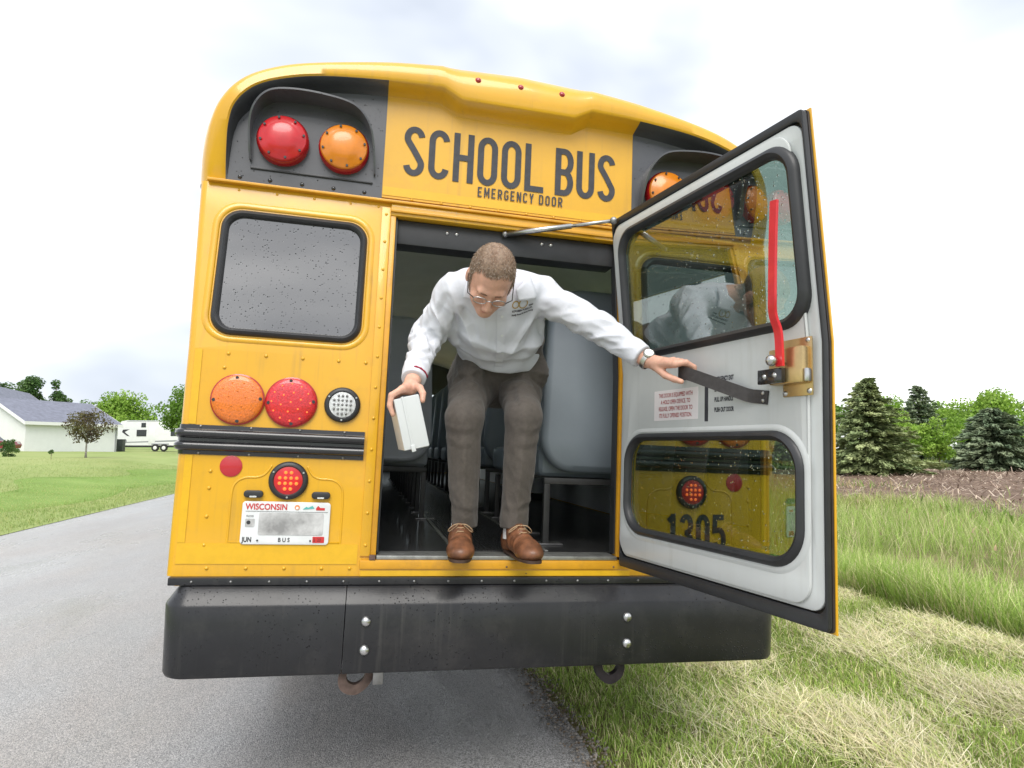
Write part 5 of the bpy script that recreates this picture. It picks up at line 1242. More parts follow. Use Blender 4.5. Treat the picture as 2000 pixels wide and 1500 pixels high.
def sdf_mesh(fn, lo, hi, h, B=8, slack=1.15):
    lo = np.array(lo, float); nb = np.ceil((np.array(hi, float) - lo) / (h * B)).astype(int); n = nb * B
    gi = np.stack(np.meshgrid(*[np.arange(k) for k in nb], indexing='ij'), -1).reshape(-1, 3)
    cen = (lo + (gi + 0.5) * B * h).astype(f32); dc = fn(cen)
    D = np.ones(n + 1, f32)
    neg = (dc < 0).reshape(nb); D[:n[0], :n[1], :n[2]][np.repeat(np.repeat(np.repeat(neg, B, 0), B, 1), B, 2)] = -1
    act = np.nonzero(np.abs(dc) < h * B * slack)[0]
    loc = np.stack(np.meshgrid(*[np.arange(B + 1)] * 3, indexing='ij'), -1).reshape(-1, 3)
    for s in range(0, len(act), 400):
        ids = gi[act[s:s + 400]]; G = (ids[:, None, :] * B + loc[None]).reshape(-1, 3)
        D[G[:, 0], G[:, 1], G[:, 2]] = fn((lo + G * h).astype(f32))
    S = D < 0
    cnt = np.zeros(n, np.int8)
    for dx in (0, 1):
        for dy in (0, 1):
            for dz in (0, 1): cnt += S[dx:n[0] + dx, dy:n[1] + dy, dz:n[2] + dz]
    cx = np.argwhere((cnt > 0) & (cnt < 8)); idx = np.full(n, -1, np.int32); idx[cx[:, 0], cx[:, 1], cx[:, 2]] = np.arange(len(cx))
    acc = np.zeros((len(cx), 3)); num = np.zeros(len(cx)); cor = [(a, b, c) for a in (0, 1) for b in (0, 1) for c in (0, 1)]
    dv = {c: D[cx[:, 0] + c[0], cx[:, 1] + c[1], cx[:, 2] + c[2]] for c in cor}
    for c in cor:
        for ax in range(3):
            if c[ax] == 0:
                c2 = list(c); c2[ax] = 1; a = dv[c]; b = dv[tuple(c2)]; m_ = (a < 0) != (b < 0)
                t = np.where(m_, a / np.where(np.abs(a - b) < 1e-9, 1, a - b), 0); pt = np.array(c, float)[None] + t[:, None] * np.eye(3)[ax][None]
                acc += pt * m_[:, None]; num += m_
    V = lo + (cx + acc / np.maximum(num, 1)[:, None]) * h
    Fs = []
    for ax in range(3):
        o1, o2 = [(1, 2), (2, 0), (0, 1)][ax]; sl0 = [slice(1, None)] * 3
        a = np.argwhere(np.diff(S.astype(np.int8), axis=ax) != 0)
        ok = (a[:, o1] > 0) & (a[:, o2] > 0) & (a[:, o1] < n[o1]) & (a[:, o2] < n[o2]) & (a[:, ax] < n[ax]); a = a[ok]
        e1 = np.eye(3, dtype=int)[o1]; e2 = np.eye(3, dtype=int)[o2]
        q = [a - e1 - e2, a - e2, a, a - e1]; q = [idx[k[:, 0], k[:, 1], k[:, 2]] for k in q]; Q = np.stack(q, 1)
        flip = S[a[:, 0], a[:, 1], a[:, 2]]
        Q[~flip] = Q[~flip][:, ::-1]; Fs.append(Q)
    F = np.concatenate(Fs); F = F[(F >= 0).all(1)]
    return V, F
def sdf_obj(name, fn, lo, hi, h, m, parent, relax=1):
    V, F = sdf_mesh(fn, lo, hi, h)
    o = bulk(name, V, F, np.ones((len(V), 3)), m, parent); smooth(o.data)
    if relax:
        bm = bmesh.new(); bm.from_mesh(o.data)
        for _ in range(relax): bmesh.ops.smooth_vert(bm, verts=bm.verts, factor=0.5, use_axis_x=True, use_axis_y=True, use_axis_z=True)
        bm.to_mesh(o.data); bm.free(); smooth(o.data)
    return o

mat('skin', (0.66, 0.375, 0.275), 0.46, var=0.14, vscale=38, bump=0.08, bscale=300, spec=0.4)
MATS['skin'].node_tree.nodes['Principled BSDF'].inputs['Subsurface Weight'].default_value = 0.12
MATS['skin'].node_tree.nodes['Principled BSDF'].inputs['Subsurface Radius'].default_value = (0.01, 0.004, 0.002)
mat('shirt', (0.64, 0.655, 0.715), 0.75, sheen=0.1, bump=0.5, bscale=30, var=0.02, vscale=8)
mat('trousers', (0.092, 0.078, 0.067), 0.85, sheen=0.15, var=0.14, vscale=60, bump=0.35, bscale=45)
mat('shoe_leather', (0.165, 0.066, 0.030), 0.46, coat=0.12, var=0.45, vscale=26, bump=0.25, bscale=60, dirt=0.3, dirtcol=(0.11, 0.045, 0.022), dscl=16)
mat('shoe_sole', (0.055, 0.030, 0.020), 0.6, var=0.2, vscale=30)
mat('lace', (0.40, 0.27, 0.16), 0.8); mat('sock', (0.70, 0.69, 0.68), 0.9); mat('leather_dark', (0.02, 0.016, 0.014), 0.5)
mat('hair', (0.27, 0.19, 0.135), 0.6, var=0.35, vscale=120, bump=0.8, bscale=260)
mat('box_white', (0.60, 0.62, 0.62), 0.4, coat=0.2, var=0.02, vscale=6); mat('gold_thread', (0.42, 0.28, 0.09), 0.6); mat('thread_dark', (0.03, 0.02, 0.025), 0.8); mat('thread_red', (0.35, 0.02, 0.05), 0.8)
mat('watch_steel', (0.55, 0.54, 0.50), 0.28, metal=1.0, bump=0.3, bscale=180); mat('watch_dial', (0.72, 0.73, 0.73), 0.3, coat=0.8); mat('eye_white', (0.6, 0.55, 0.5), 0.4); mat('brow', (0.20, 0.11, 0.07), 0.8); mat('lip', (0.52, 0.22, 0.17), 0.5)
glass_mat('spectacle_lens', (0.96, 0.97, 0.97), ior=1.5, boost=1.0)

man = empty('person', (0, 0, -0.021), (0, LEAN_A, 0))
tag(man, 'man in white shirt and brown trousers stepping out of the bus with a white box', 'person')

# ---- skeleton (bus frame)
PEL = A3(0.0, 0.275, 1.665); WST = A3(-0.010, 0.165, 1.745); CHE = A3(-0.075, -0.020, 1.860); UCH = A3(-0.093, -0.120, 1.918); NCK = A3(-0.100, -0.175, 1.960)
SHR = A3(-0.252, -0.112, 1.924); SHL = A3(0.090, -0.110, 1.950)
ELR = A3(-0.340, -0.005, 1.760); WRR = A3(-0.392, -0.205, 1.570)
ELL = A3(0.272, -0.285, 1.808); WRL = A3(0.402, -0.418, 1.678)
HPR = A3(-0.098, 0.265, 1.650); HPL = A3(0.100, 0.265, 1.665)
KNR = A3(-0.174, -0.035, 1.462); KNL = A3(0.060, -0.035, 1.478)
ANR = A3(-0.146, 0.045, 1.035); ANL = A3(0.056, 0.045, 1.035)
# head frame: columns = side (his left), back, up
HC = A3(-0.146, -0.315, 1.942)
hfw = Vector((-0.09, -0.43, -0.90)).normalized(); hup = Vector((0.03, -0.90, 0.43)); hup = (hup - hup.dot(hfw) * hfw).normalized(); hsd = hup.cross(-hfw) * -1.0
hsd = (-hfw).cross(hup) * -1.0
if hsd.x < 0: hsd = -hsd
HM = np.array([list(hsd), list(-hfw), list(hup)], f32).T        # local -> bus
def hl(p): return (p - HC) @ HM
def HP(x, y, z): return Vector(HC.tolist()) + hsd * x + (-hfw) * y + hup * z
def d_head(p):
    q = hl(p)
    d = ell(q, (0, 0.012, 0.030), (0.0765, 0.099, 0.088))
    d = smin(d, ell(q, (0, -0.018, -0.030), (0.066, 0.074, 0.070)), 0.03)
    d = smin(d, ell(q, (0, -0.042, -0.070), (0.050, 0.050, 0.042)), 0.03)
    d = smin(d, ell(q, (0, -0.078, -0.098), (0.024, 0.020, 0.018)), 0.025)
    d = smin(d, cap(q, (-0.034, -0.082, 0.016), (0.034, -0.082, 0.016), 0.011, 0.011), 0.02)
    for s in (-1, 1):
        d = smin(d, ell(q, (s * 0.042, -0.068, -0.030), (0.022, 0.020, 0.022)), 0.02)
        d = smax(d, -ell(q, (s * 0.032, -0.098, -0.004), (0.019, 0.016, 0.011)), 0.012)
        d = smin(d, ell(q, (s * 0.032, -0.079, -0.005), (0.0135, 0.0135, 0.012)), 0.003)
        d = smin(d, ell(q, (s * 0.079, 0.012, -0.014), (0.010, 0.020, 0.031)), 0.010)
        d = smin(d, ell(q, (s * 0.012, -0.104, -0.042), (0.008, 0.010, 0.007)), 0.006)
    d = smin(d, cap(q, (0, -0.086, 0.004), (0, -0.112, -0.038), 0.008, 0.0125), 0.012)
    d = smin(d, cap(q, (-0.016, -0.088, -0.066), (0.016, -0.088, -0.066), 0.007, 0.007), 0.008)
    d = smin(d, cap(q, (-0.012, -0.086, -0.076), (0.012, -0.086, -0.076), 0.007, 0.007), 0.006)
    return d
# hands: list of capsule chains
def dpt(u_, w_, z_): v = dw(u_, w_, z_); return A3(v.x, v.y, v.z)
HR = []   # right hand holds the box from above
PR = A3(-0.410, -0.262, 1.527)
for i, yy in enumerate((-0.318, -0.294, -0.270, -0.248)):
    k0 = A3(-0.432 - 0.003 * (i == 1), yy + 0.012, 1.533 - 0.002 * i); k1 = A3(-0.467, yy, 1.508 - 0.004 * i); k2 = A3(-0.470, yy - 0.002, 1.472 + 0.004 * i); k3 = A3(-0.458, yy - 0.004, 1.443 + 0.007 * i)
    r_ = 0.0100 - 0.0005 * i
    HR.append(([k0, k1, k2, k3], [r_ + 0.001, r_, r_ * 0.93, r_ * 0.8]))
THR = ([A3(-0.390, -0.245, 1.552), A3(-0.371, -0.285, 1.541), A3(-0.362, -0.312, 1.520), A3(-0.363, -0.324, 1.495)], [0.015, 0.0125, 0.011, 0.009])
HLc = []
for i in range(4):
    uu = 0.512 - 0.0215 * i; zz = 1.648 + 0.006 * i
    k0 = dpt(uu - 0.012, 0.146 - 0.001 * i, zz); k1 = dpt(uu + 0.008, 0.118, zz + 0.006); k2 = dpt(uu + 0.012, 0.088, zz - 0.008); k3 = dpt(uu + 0.010, 0.085, zz - 0.034)
    r_ = 0.0100 - 0.0005 * i
    HLc.append(([k0, k1, k2, k3], [r_ + 0.0015, r_, r_ * 0.93, r_ * 0.8]))
THL = ([dpt(0.410, 0.158, 1.648), dpt(0.452, 0.150, 1.615), dpt(0.492, 0.142, 1.598), dpt(0.522, 0.137, 1.588)], [0.0155, 0.0125, 0.0108, 0.0088])
def chain(p, ch, k=0.004):
    d = None
    for a, b, ra, rb in zip(ch[0], ch[0][1:], ch[1], ch[1][1:]):
        e_ = cap(p, a, b, ra, rb); d = e_ if d is None else smin(d, e_, k)
    return d
def d_handR(p):
    d = cap(p, WRR, A3(-0.402, -0.245, 1.545), 0.027, 0.028)
    for k in HR: d = smin(d, cap(p, A3(-0.400, -0.238, 1.548), k[0][0], 0.020, 0.0125), 0.010)
    f_ = None
    for k in HR:
        e_ = chain(p, k); f_ = e_ if f_ is None else np.minimum(f_, e_)
    return smin(smin(d, f_, 0.006), chain(p, THR), 0.008)
def d_handL(p):
    w2 = dpt(0.405, 0.156, 1.662); d = cap(p, WRL, w2, 0.027, 0.025)
    for k in HLc: d = smin(d, cap(p, w2, k[0][0], 0.019, 0.0130), 0.010)
    f_ = None
    for k in HLc:
        e_ = chain(p, k); f_ = e_ if f_ is None else np.minimum(f_, e_)
    return smin(smin(d, f_, 0.006), chain(p, THL), 0.008)
SX = 1.22
def scl(p, c): q = p.copy(); q[:, 0] = (q[:, 0] - c[0]) / SX + c[0]; return q
def d_torso(p, g=0.0):
    q = scl(p, (-0.05, 0, 0)); def_ = lambda a: A3((a[0] + 0.05) / SX - 0.05, a[1], a[2])
    d = cap(q, def_(PEL), def_(WST), 0.128 + g, 0.132 + g)
    d = smin(d, cap(q, def_(WST), def_(CHE), 0.132 + g, 0.140 + g), 0.05)
    d = smin(d, cap(q, def_(CHE), def_(UCH), 0.140 + g, 0.105 + g), 0.05)
    d = smin(d, cap(p, SHR, SHL, 0.070 + g, 0.070 + g), 0.06)
    d = smin(d, cap(p, SHR * 0.55 + NCK * 0.45, SHL * 0.55 + NCK * 0.45, 0.072 + g, 0.072 + g), 0.05)
    return d
def d_body(p):
    d = d_torso(p, -0.022)
    d = smin(d, cap(p, NCK, HC - HM[:, 2] * 0.045 + HM[:, 1] * 0.035, 0.060, 0.054), 0.03)
    for a, b, c in ((SHR, ELR, WRR), (SHL, ELL, WRL)):
        d = smin(d, cap(p, a, b, 0.044, 0.036), 0.03); d = smin(d, cap(p, b, c, 0.036, 0.026), 0.015)
    for a, b, c in ((HPR, KNR, ANR), (HPL, KNL, ANL)):
        d = smin(d, cap(p, a, b, 0.075, 0.055), 0.03); d = smin(d, cap(p, b, c, 0.055, 0.032), 0.02); d = smin(d, cap(p, c, c + A3(0, -0.01, -0.05), 0.030, 0.024), 0.02)
    d = smin(d, d_head(p), 0.012)
    return smin(smin(d, d_handR(p), 0.012), d_handL(p), 0.012)
body = sdf_obj('body', d_body, (-0.50, -0.58, 0.96), (0.58, 0.42, 2.08), 0.0033, 'skin', man, 1)

# ---- shirt
def seg_t(p, a, b):
    ba = b - a; return ((p - a) @ ba) / float(ba @ ba)
def fold(p, a, b, lam, amp, env, s, fr=26, sw=1.2):
    L_ = float(np.linalg.norm(b - a)); t = seg_t(p, a, b); ax = (b - a) / L_
    rad = (p - a) - np.outer(t * L_, ax); ref = np.cross(ax, A3(0.2, 0.3, 1.0)); ref /= np.linalg.norm(ref); ang = np.arctan2(rad @ np.cross(ax, ref), rad @ ref)
    Q = np.stack([t * L_ * 5.2 / lam + sw * ang, rad @ ref * fr, rad @ np.cross(ax, ref) * fr], 1).astype(f32)
    n1 = noise3(Q, 1.0, s, 5); n2 = noise3(Q * f32(1.9), 1.0, s + 3, 4)
    w = 0.75 * (1 - 2.1 * np.abs(n1)) + 0.35 * (1 - 2 * np.abs(n2)) - 0.2
    return amp * w * env(t)
WN = A3(0, -0.68, 0.73); WN /= np.linalg.norm(WN)
CUFR = WRR * 0.90 + ELR * 0.10; CUFL = WRL * 0.93 + ELL * 0.07
def creases(p, lst):
    """sharp pressed valleys with a raised lip on one side, along short bent lines"""
    o = 0
    for (a, b, c, w, amp) in lst:
        a, b, c = (np.asarray(k, f32) for k in (a, b, c)); e_ = None
        for u_, v_ in ((a, b), (b, c)):
            ba = v_ - u_; t = np.clip(((p - u_) @ ba) / float(ba @ ba), 0, 1); q_ = p - u_ - t[:, None] * ba; dd = np.sqrt((q_ ** 2).sum(1)); sg = q_[:, 2]
            if e_ is None: e_, s_ = dd, sg
            else: s_ = np.where(dd < e_, sg, s_); e_ = np.minimum(e_, dd)
        o = o + amp * np.exp(-(e_ / w) ** 1.3) - amp * 0.55 * np.exp(-((e_ - 1.9 * w) / (0.8 * w)) ** 2) * (1 / (1 + np.exp(-s_ / 0.004)))
    return o
SHIRT_CR = [
    ((-0.215, -0.16, 1.865), (-0.185, -0.15, 1.80), (-0.150, -0.10, 1.765), 0.0121, 0.0072), ((-0.232, -0.12, 1.845), (-0.225, -0.06, 1.79), (-0.200, 0.0, 1.76), 0.0135, 0.0072),
    ((0.085, -0.16, 1.875), (0.060, -0.15, 1.815), (0.020, -0.10, 1.765), 0.0121, 0.0072), ((0.110, -0.12, 1.865), (0.110, -0.04, 1.81), (0.085, 0.03, 1.775), 0.0135, 0.0072),
    ((-0.200, 0.02, 1.745), (-0.120, -0.03, 1.735), (-0.060, -0.055, 1.745), 0.0135, 0.0065), ((0.130, 0.04, 1.765), (0.060, -0.02, 1.745), (0.000, -0.05, 1.742), 0.0135, 0.0065),
    ((-0.215, 0.05, 1.765), (-0.170, 0.02, 1.72), (-0.110, 0.00, 1.705), 0.0121, 0.0065), ((0.165, 0.07, 1.79), (0.110, 0.03, 1.735), (0.050, 0.0, 1.712), 0.0121, 0.0065),
    ((-0.275, -0.165, 1.90), (-0.300, -0.12, 1.845), (-0.335, -0.065, 1.80), 0.0135, 0.0058), ((-0.300, -0.06, 1.80), (-0.325, -0.075, 1.765), (-0.370, -0.07, 1.745), 0.0121, 0.0079),
    ((-0.300, -0.06, 1.765), (-0.335, -0.085, 1.735), (-0.385, -0.075, 1.715), 0.0108, 0.0072), ((-0.330, -0.13, 1.69), (-0.365, -0.15, 1.675), (-0.410, -0.12, 1.665), 0.0108, 0.0065), ((-0.345, -0.16, 1.655), (-0.380, -0.18, 1.64), (-0.420, -0.15, 1.635), 0.0095, 0.0058),
    ((0.115, -0.18, 1.90), (0.180, -0.23, 1.85), (0.245, -0.29, 1.795), 0.0135, 0.0065), ((0.150, -0.16, 1.945), (0.210, -0.24, 1.895), (0.255, -0.31, 1.84), 0.0135, 0.0050),
    ((0.240, -0.30, 1.775), (0.285, -0.335, 1.765), (0.325, -0.345, 1.775), 0.0108, 0.0065), ((0.275, -0.33, 1.745), (0.320, -0.37, 1.725), (0.365, -0.385, 1.715), 0.0108, 0.0058), ((-0.02, -0.22, 1.99), (0.05, -0.19, 1.985), (0.11, -0.15, 1.99), 0.0121, 0.0043)]
TROU_CR = [
    ((-0.010, 0.04, 1.625), (-0.075, -0.01, 1.60), (-0.150, 0.00, 1.575), 0.0130, 0.0090), ((0.010, 0.04, 1.630), (0.075, -0.01, 1.61), (0.150, 0.00, 1.59), 0.0130, 0.0090),
    ((-0.015, 0.05, 1.655), (-0.100, 0.03, 1.640), (-0.205, 0.08, 1.615), 0.0130, 0.0090), ((0.020, 0.05, 1.66), (0.105, 0.03, 1.650), (0.205, 0.08, 1.635), 0.0130, 0.0090),
    ((-0.205, 0.12, 1.66), (-0.215, 0.06, 1.61), (-0.200, 0.01, 1.56), 0.0117, 0.0067), ((0.195, 0.12, 1.67), (0.205, 0.06, 1.625), (0.190, 0.01, 1.575), 0.0117, 0.0067),
    ((-0.025, 0.03, 1.585), (-0.060, -0.02, 1.545), (-0.110, -0.07, 1.52), 0.0130, 0.0075), ((0.020, 0.03, 1.590), (0.020, -0.02, 1.55), (0.025, -0.07, 1.52), 0.0130, 0.0075),
    ((-0.250, -0.05, 1.400), (-0.205, -0.10, 1.385), (-0.150, -0.10, 1.395), 0.0140, 0.0030), ((-0.240, -0.03, 1.36), (-0.200, -0.08, 1.335), (-0.160, -0.085, 1.335), 0.0140, 0.0027), ((0.125, -0.05, 1.42), (0.085, -0.10, 1.395), (0.035, -0.10, 1.40), 0.0140, 0.0030), ((0.125, -0.03, 1.37), (0.080, -0.08, 1.345), (0.040, -0.085, 1.345), 0.0140, 0.0027),
    ((-0.200, 0.02, 1.13), (-0.160, -0.02, 1.11), (-0.115, 0.0, 1.10), 0.0130, 0.0053), ((0.115, 0.02, 1.13), (0.080, -0.02, 1.115), (0.03, 0.0, 1.11), 0.0130, 0.0053)]
def d_shirt(p):
    t_ = d_torso(p, 0.0)
    # loose cloth: belly blouses over the waistband, long drag folds toward the armpits and the waist
    sp = (p - WST) @ WN
    t_ = t_ - 0.011 * np.exp(-((sp - 0.148) / 0.045) ** 2)
    q = p.copy(); q[:, 0] = np.abs(q[:, 0] + 0.085)
    al_ = (p - WST) @ A3(0, -0.80, 0.60)
    Q = np.stack([q[:, 0] * 34 - al_ * 22, al_ * 16 + q[:, 0] * 6, p[:, 1] * 9], 1).astype(f32)
    n1 = noise3(Q, 1.0, 1, 5); n2 = noise3(np.stack([p[:, 0] * 18, al_ * 46, p[:, 1] * 10], 1).astype(f32), 1.0, 2, 5)
    sidew = np.clip((q[:, 0] - 0.03) / 0.11, 0.25, 1)
    t_ = t_ - 0.0105 * (1 - 2.1 * np.abs(n1)) * sidew - 0.0075 * (1 - 2 * np.abs(n2)) * np.exp(-((sp - 0.13) / 0.08) ** 2) - 0.003 * noise3(p, 34, 3)
    ar = smin(cap(p, SHR, ELR, 0.064, 0.055), cap(p, ELR, CUFR, 0.055, 0.043), 0.03)
    ar = ar - fold(p, SHR, ELR, 0.085, 0.0085, lambda t: np.clip(0.5 + 0.7 * t, 0.2, 1.2), 4, 38, 2.0) * np.clip((1.12 - seg_t(p, SHR, ELR)) / 0.25, 0, 1)
    ar = ar - fold(p, ELR, WRR, 0.060, 0.0085, lambda t: np.clip(1.2 - 0.7 * t, 0, 1.1), 5, 36, 1.6) * np.clip((seg_t(p, ELR, WRR) + 0.12) / 0.25, 0, 1)
    cR = cap(p, ELR * 0.24 + WRR * 0.76, WRR, 0.046, 0.043); ar = smin(ar, cR, 0.008)
    axr = (WRR - ELR) / np.linalg.norm(WRR - ELR); ar = smax(ar, (p - (WRR - axr * 0.012)) @ axr, 0.006)
    al = smin(cap(p, SHL, ELL, 0.068, 0.055), cap(p, ELL, CUFL, 0.055, 0.041), 0.03)
    al = al - fold(p, SHL, ELL, 0.150, 0.0080, lambda t: np.clip(0.6 + 0.5 * t, 0.2, 1.0), 6, 44, 2.4) * np.clip((1.12 - seg_t(p, SHL, ELL)) / 0.25, 0, 1)
    al = al - fold(p, ELL, WRL, 0.130, 0.0080, lambda t: np.clip(1.1 - 0.5 * t, 0, 1.1), 7, 44, 2.4) * np.clip((seg_t(p, ELL, WRL) + 0.12) / 0.25, 0, 1)
    cL = cap(p, ELL * 0.25 + WRL * 0.75, WRL, 0.046, 0.043); al = smin(al, cL, 0.008)
    axl = (WRL - ELL) / np.linalg.norm(WRL - ELL); al = smax(al, (p - (WRL - axl * 0.018)) @ axl, 0.006)
    d = smin(smin(t_, ar, 0.030), al, 0.030) + creases(p, SHIRT_CR)
    # neck opening
    nd = (NCK * 0.3 + HC * 0.7 - NCK); nd = nd / np.linalg.norm(nd)
    d = smax(d, -cap(p, NCK + nd * 0.02, HC, 0.062, 0.10), 0.008)
    return smax(d, -((p - WST) @ WN) + 0.015, 0.01)
shirt = sdf_obj('shirt', d_shirt, (-0.47, -0.50, 1.50), (0.48, 0.36, 2.06), 0.0035, 'shirt', man, 1)
# ---- trousers
def crease(p, a, b, amp):
    t = seg_t(p, a, b); ax = (b - a) / np.linalg.norm(b - a); rad = (p - a) - np.outer(t * np.linalg.norm(b - a), ax)
    fr = A3(-0.12, -1, 0.1); fr = fr - (fr @ ax) * ax; fr /= np.linalg.norm(fr); sdv = np.cross(ax, fr); x = rad @ sdv; y = rad @ fr
    return amp * np.clip(1 - np.abs(x) / 0.045, 0, 1) ** 1.2 * np.clip(y / 0.02, 0, 1)
def d_trousers(p):
    q = scl(p, (0, 0, 0)); S_c = lambda a: A3(a[0] / SX, a[1], a[2])
    d = cap(q, S_c(PEL), S_c(WST + WN * 0.12), 0.142, 0.144)
    for s_, zz in ((-1, 1.650), (1, 1.670)): d = smin(d, ell(p, (s_ * 0.140, 0.15, zz), (0.055, 0.11, 0.075)), 0.05)
    d = d - 0.003 * noise3(p, 22, 8) - 0.003 * (1 - 2 * np.abs(noise3(p * A3(0.6, 1, 1.5), 30, 18)))
    for i, (hp, kn, an) in enumerate(((HPR, KNR, ANR), (HPL, KNL, ANL))):
        l = cap(p, hp, kn, 0.108, 0.064) - crease(p, hp, kn, 0.012) * np.clip((1.0 - seg_t(p, hp, kn)) / 0.4, 0.3, 1); hem = an + A3(0, 0, -0.01)
        l = l - fold(p, hp, kn, 0.085, 0.0110, lambda t: np.clip(1.15 - t, 0.2, 1), 9 + i, 30, 1.8)
        sh = cap(p, kn, hem, 0.071, 0.052)
        sh = sh - fold(p, kn, hem, 0.16, 0.0060, lambda t: np.clip(0.25 + 0.8 * t, 0.2, 1), 12 + i, 40, 2.0) - crease(p, kn, hem, 0.017) * np.clip(0.45 + 1.6 * seg_t(p, kn, hem), 0.3, 1)
        l = smin(l, sh, 0.035); l = smax(l, -(p[:, 2] - (an[2] + 0.002)), 0.004)
        d = smin(d, l, 0.045 if i == 0 else 0.012)
    d = d - 0.0022 * noise3(p, 40, 14) + creases(p, TROU_CR)
    return smax(d, ((p - WST) @ WN) - 0.108, 0.006)
trou = sdf_obj('trousers', d_trousers, (-0.30, -0.22, 1.00), (0.30, 0.46, 1.90), 0.0036, 'trousers', man, 1)
# ---- shoes (toe along local -y)
def shoe(loc, rz, pitch):
    M = Matrix.Translation(loc) @ Matrix.Rotation(rz, 4, 'Z') @ Matrix.Rotation(pitch, 4, 'X'); Mi = np.array(M.inverted(), f32)
    def fn(p):
        q = p @ Mi[:3, :3].T + Mi[:3, 3]
        d = ell(q, (0.004, -0.215, 0.030), (0.050, 0.070, 0.034)); d = smin(d, cap(q, (0.004, -0.20, 0.040), (0, -0.09, 0.052), 0.040, 0.040), 0.03)
        d = smin(d, cap(q, (0, -0.13, 0.058), (0, -0.055, 0.095), 0.030, 0.034), 0.03); d = smin(d, ell(q, (0, 0.0, 0.045), (0.036, 0.045, 0.062)), 0.03)
        d = d - 0.0012 * noise3(q, 60, 16) - 0.0022 * np.sin(190 * q[:, 1] + 1.5 * noise3(q, 30, 17)) * np.exp(-((q[:, 1] + 0.155) / 0.025) ** 2)
        qs = sstep((q[:, 1] + 0.150 - 0.9 * np.abs(q[:, 0])) / 0.004); d = d - 0.0032 * qs
        d = d + 0.0022 * np.exp(-((q[:, 1] + 0.222 - 0.25 * np.abs(q[:, 0])) / 0.003) ** 2)
        tongue = cap(q, (0, -0.125, 0.092), (0, -0.06, 0.128), 0.016, 0.018); d = smin(d, tongue, 0.008)
        d = smax(d, -cap(q, (0, -0.015, 0.12), (0, -0.01, 0.20), 0.030, 0.034), 0.004)
        return smax(smax(d, -(q[:, 2] - 0.009), 0.003), q[:, 2] - 0.122, 0.003)
    cs = [M @ Vector((a, b, c)) for a in (-0.07, 0.07) for b in (-0.31, 0.07) for c in (-0.01, 0.17)]; lo = [min(c[i] for c in cs) for i in range(3)]; hi = [max(c[i] for c in cs) for i in range(3)]
    o = sdf_obj('shoe', fn, lo, hi, 0.0034, 'shoe_leather', man, 1)
    ol = []
    for k in range(40):
        a = 2 * math.pi * k / 40; y = -0.115 - 0.172 * math.cos(a); w = (0.0535 - 0.012 * (1 + math.cos(a + math.pi)) / 2 - 0.006 * math.exp(-((y + 0.09) / 0.04) ** 2))
        x = w * np.sign(math.sin(a)) * abs(math.sin(a)) ** 0.62 + 0.003; ol.append((x, y))
    bm = bmesh.new(); bot = [bm.verts.new(M @ Vector((x * 0.94, y, 0.0))) for x, y in ol]; mid_ = [bm.verts.new(M @ Vector((x * 0.965, y, 0.005))) for x, y in ol]; top = [bm.verts.new(M @ Vector((x * 0.95, y, 0.010))) for x, y in ol]
    for r0, r1 in ((bot, mid_), (mid_, top)):
        for k in range(40): bm.faces.new((r0[k], r0[(k + 1) % 40], r1[(k + 1) % 40], r1[k]))
    bm.faces.new(bot[::-1]); bm.faces.new(top); fin('sole', bm, 'shoe_sole', o, sm=40)
    V = []; F = []
    for k, (yy, zz) in enumerate(((-0.145, 0.088), (-0.125, 0.099), (-0.105, 0.110))):
        for sg in (-1, 1):
            v, f = tube_pts([M @ Vector((sg * 0.026, yy + 0.004, zz - 0.012)), M @ Vector((sg * 0.010, yy - 0.006, zz + 0.006)), M @ Vector((-sg * 0.012, yy - 0.010, zz + 0.007))], 0.0022, 6); b0 = len(V); V += v; F += [tuple(i + b0 for i in q) for q in f]
    for sg in (-1, 1):
        lp = [M @ Vector((sg * x, y, z)) for x, y, z in ((0.004, -0.122, 0.118), (0.022, -0.125, 0.116), (0.042, -0.118, 0.100), (0.046, -0.108, 0.088), (0.036, -0.104, 0.092), (0.012, -0.112, 0.112))]
        v, f = tube_pts([Vector(c) for c in catmull(lp, 4)], 0.0022, 6); b0 = len(V); V += v; F += [tuple(i + b0 for i in q) for q in f]
    tag(mk('laces', V, F, 'lace', o, sm=True), kind='stuff')
    s_ = fin('sock', lathe(bmesh.new(), [(0.040, -0.03), (0.040, 0.015), (0.036, 0.040)], M @ Vector((0, -0.020, 0.085)), axis=(0, 0, 1), seg=20), 'sock', man, sm=60)
    return o
shoe((-0.150, 0.085, 0.9375), R(-9), R(0))
shoe((0.054, 0.072, 0.9375), R(5), R(0))
# ---- hair: clipped strands over a thin cap
bvh_b = BVHTree.FromPolygons([v.co.copy() for v in body.data.vertices], [tuple(p.vertices) for p in body.data.polygons])
def hairmask(q):
    """how dense the hair is at head-local points"""
    line = 0.045 + 0.02 * np.cos(q[:, 0] * 60) - 0.30 * np.abs(q[:, 0]) ** 1.5 * 10 * 0
    front = sstep((q[:, 2] - 0.076 + 0.62 * (q[:, 1] + 0.075) + 0.007 * noise3(q, 90, 22) - 6.0 * q[:, 0] ** 2 * (np.abs(q[:, 0]) < 0.05)) / 0.022) 
    side = sstep((q[:, 2] + 0.055 - 0.0 * q[:, 1]) / 0.015) * sstep((q[:, 1] + 0.035) / 0.018)
    m_ = np.maximum(front * sstep((q[:, 2] - 0.02) / 0.02), side)
    ear = ((q[:, 1] - 0.012) / 0.026) ** 2 + ((q[:, 2] + 0.016) / 0.036) ** 2 < 1
    m_ = np.where(ear & (np.abs(q[:, 0]) > 0.06), 0, m_)
    return m_
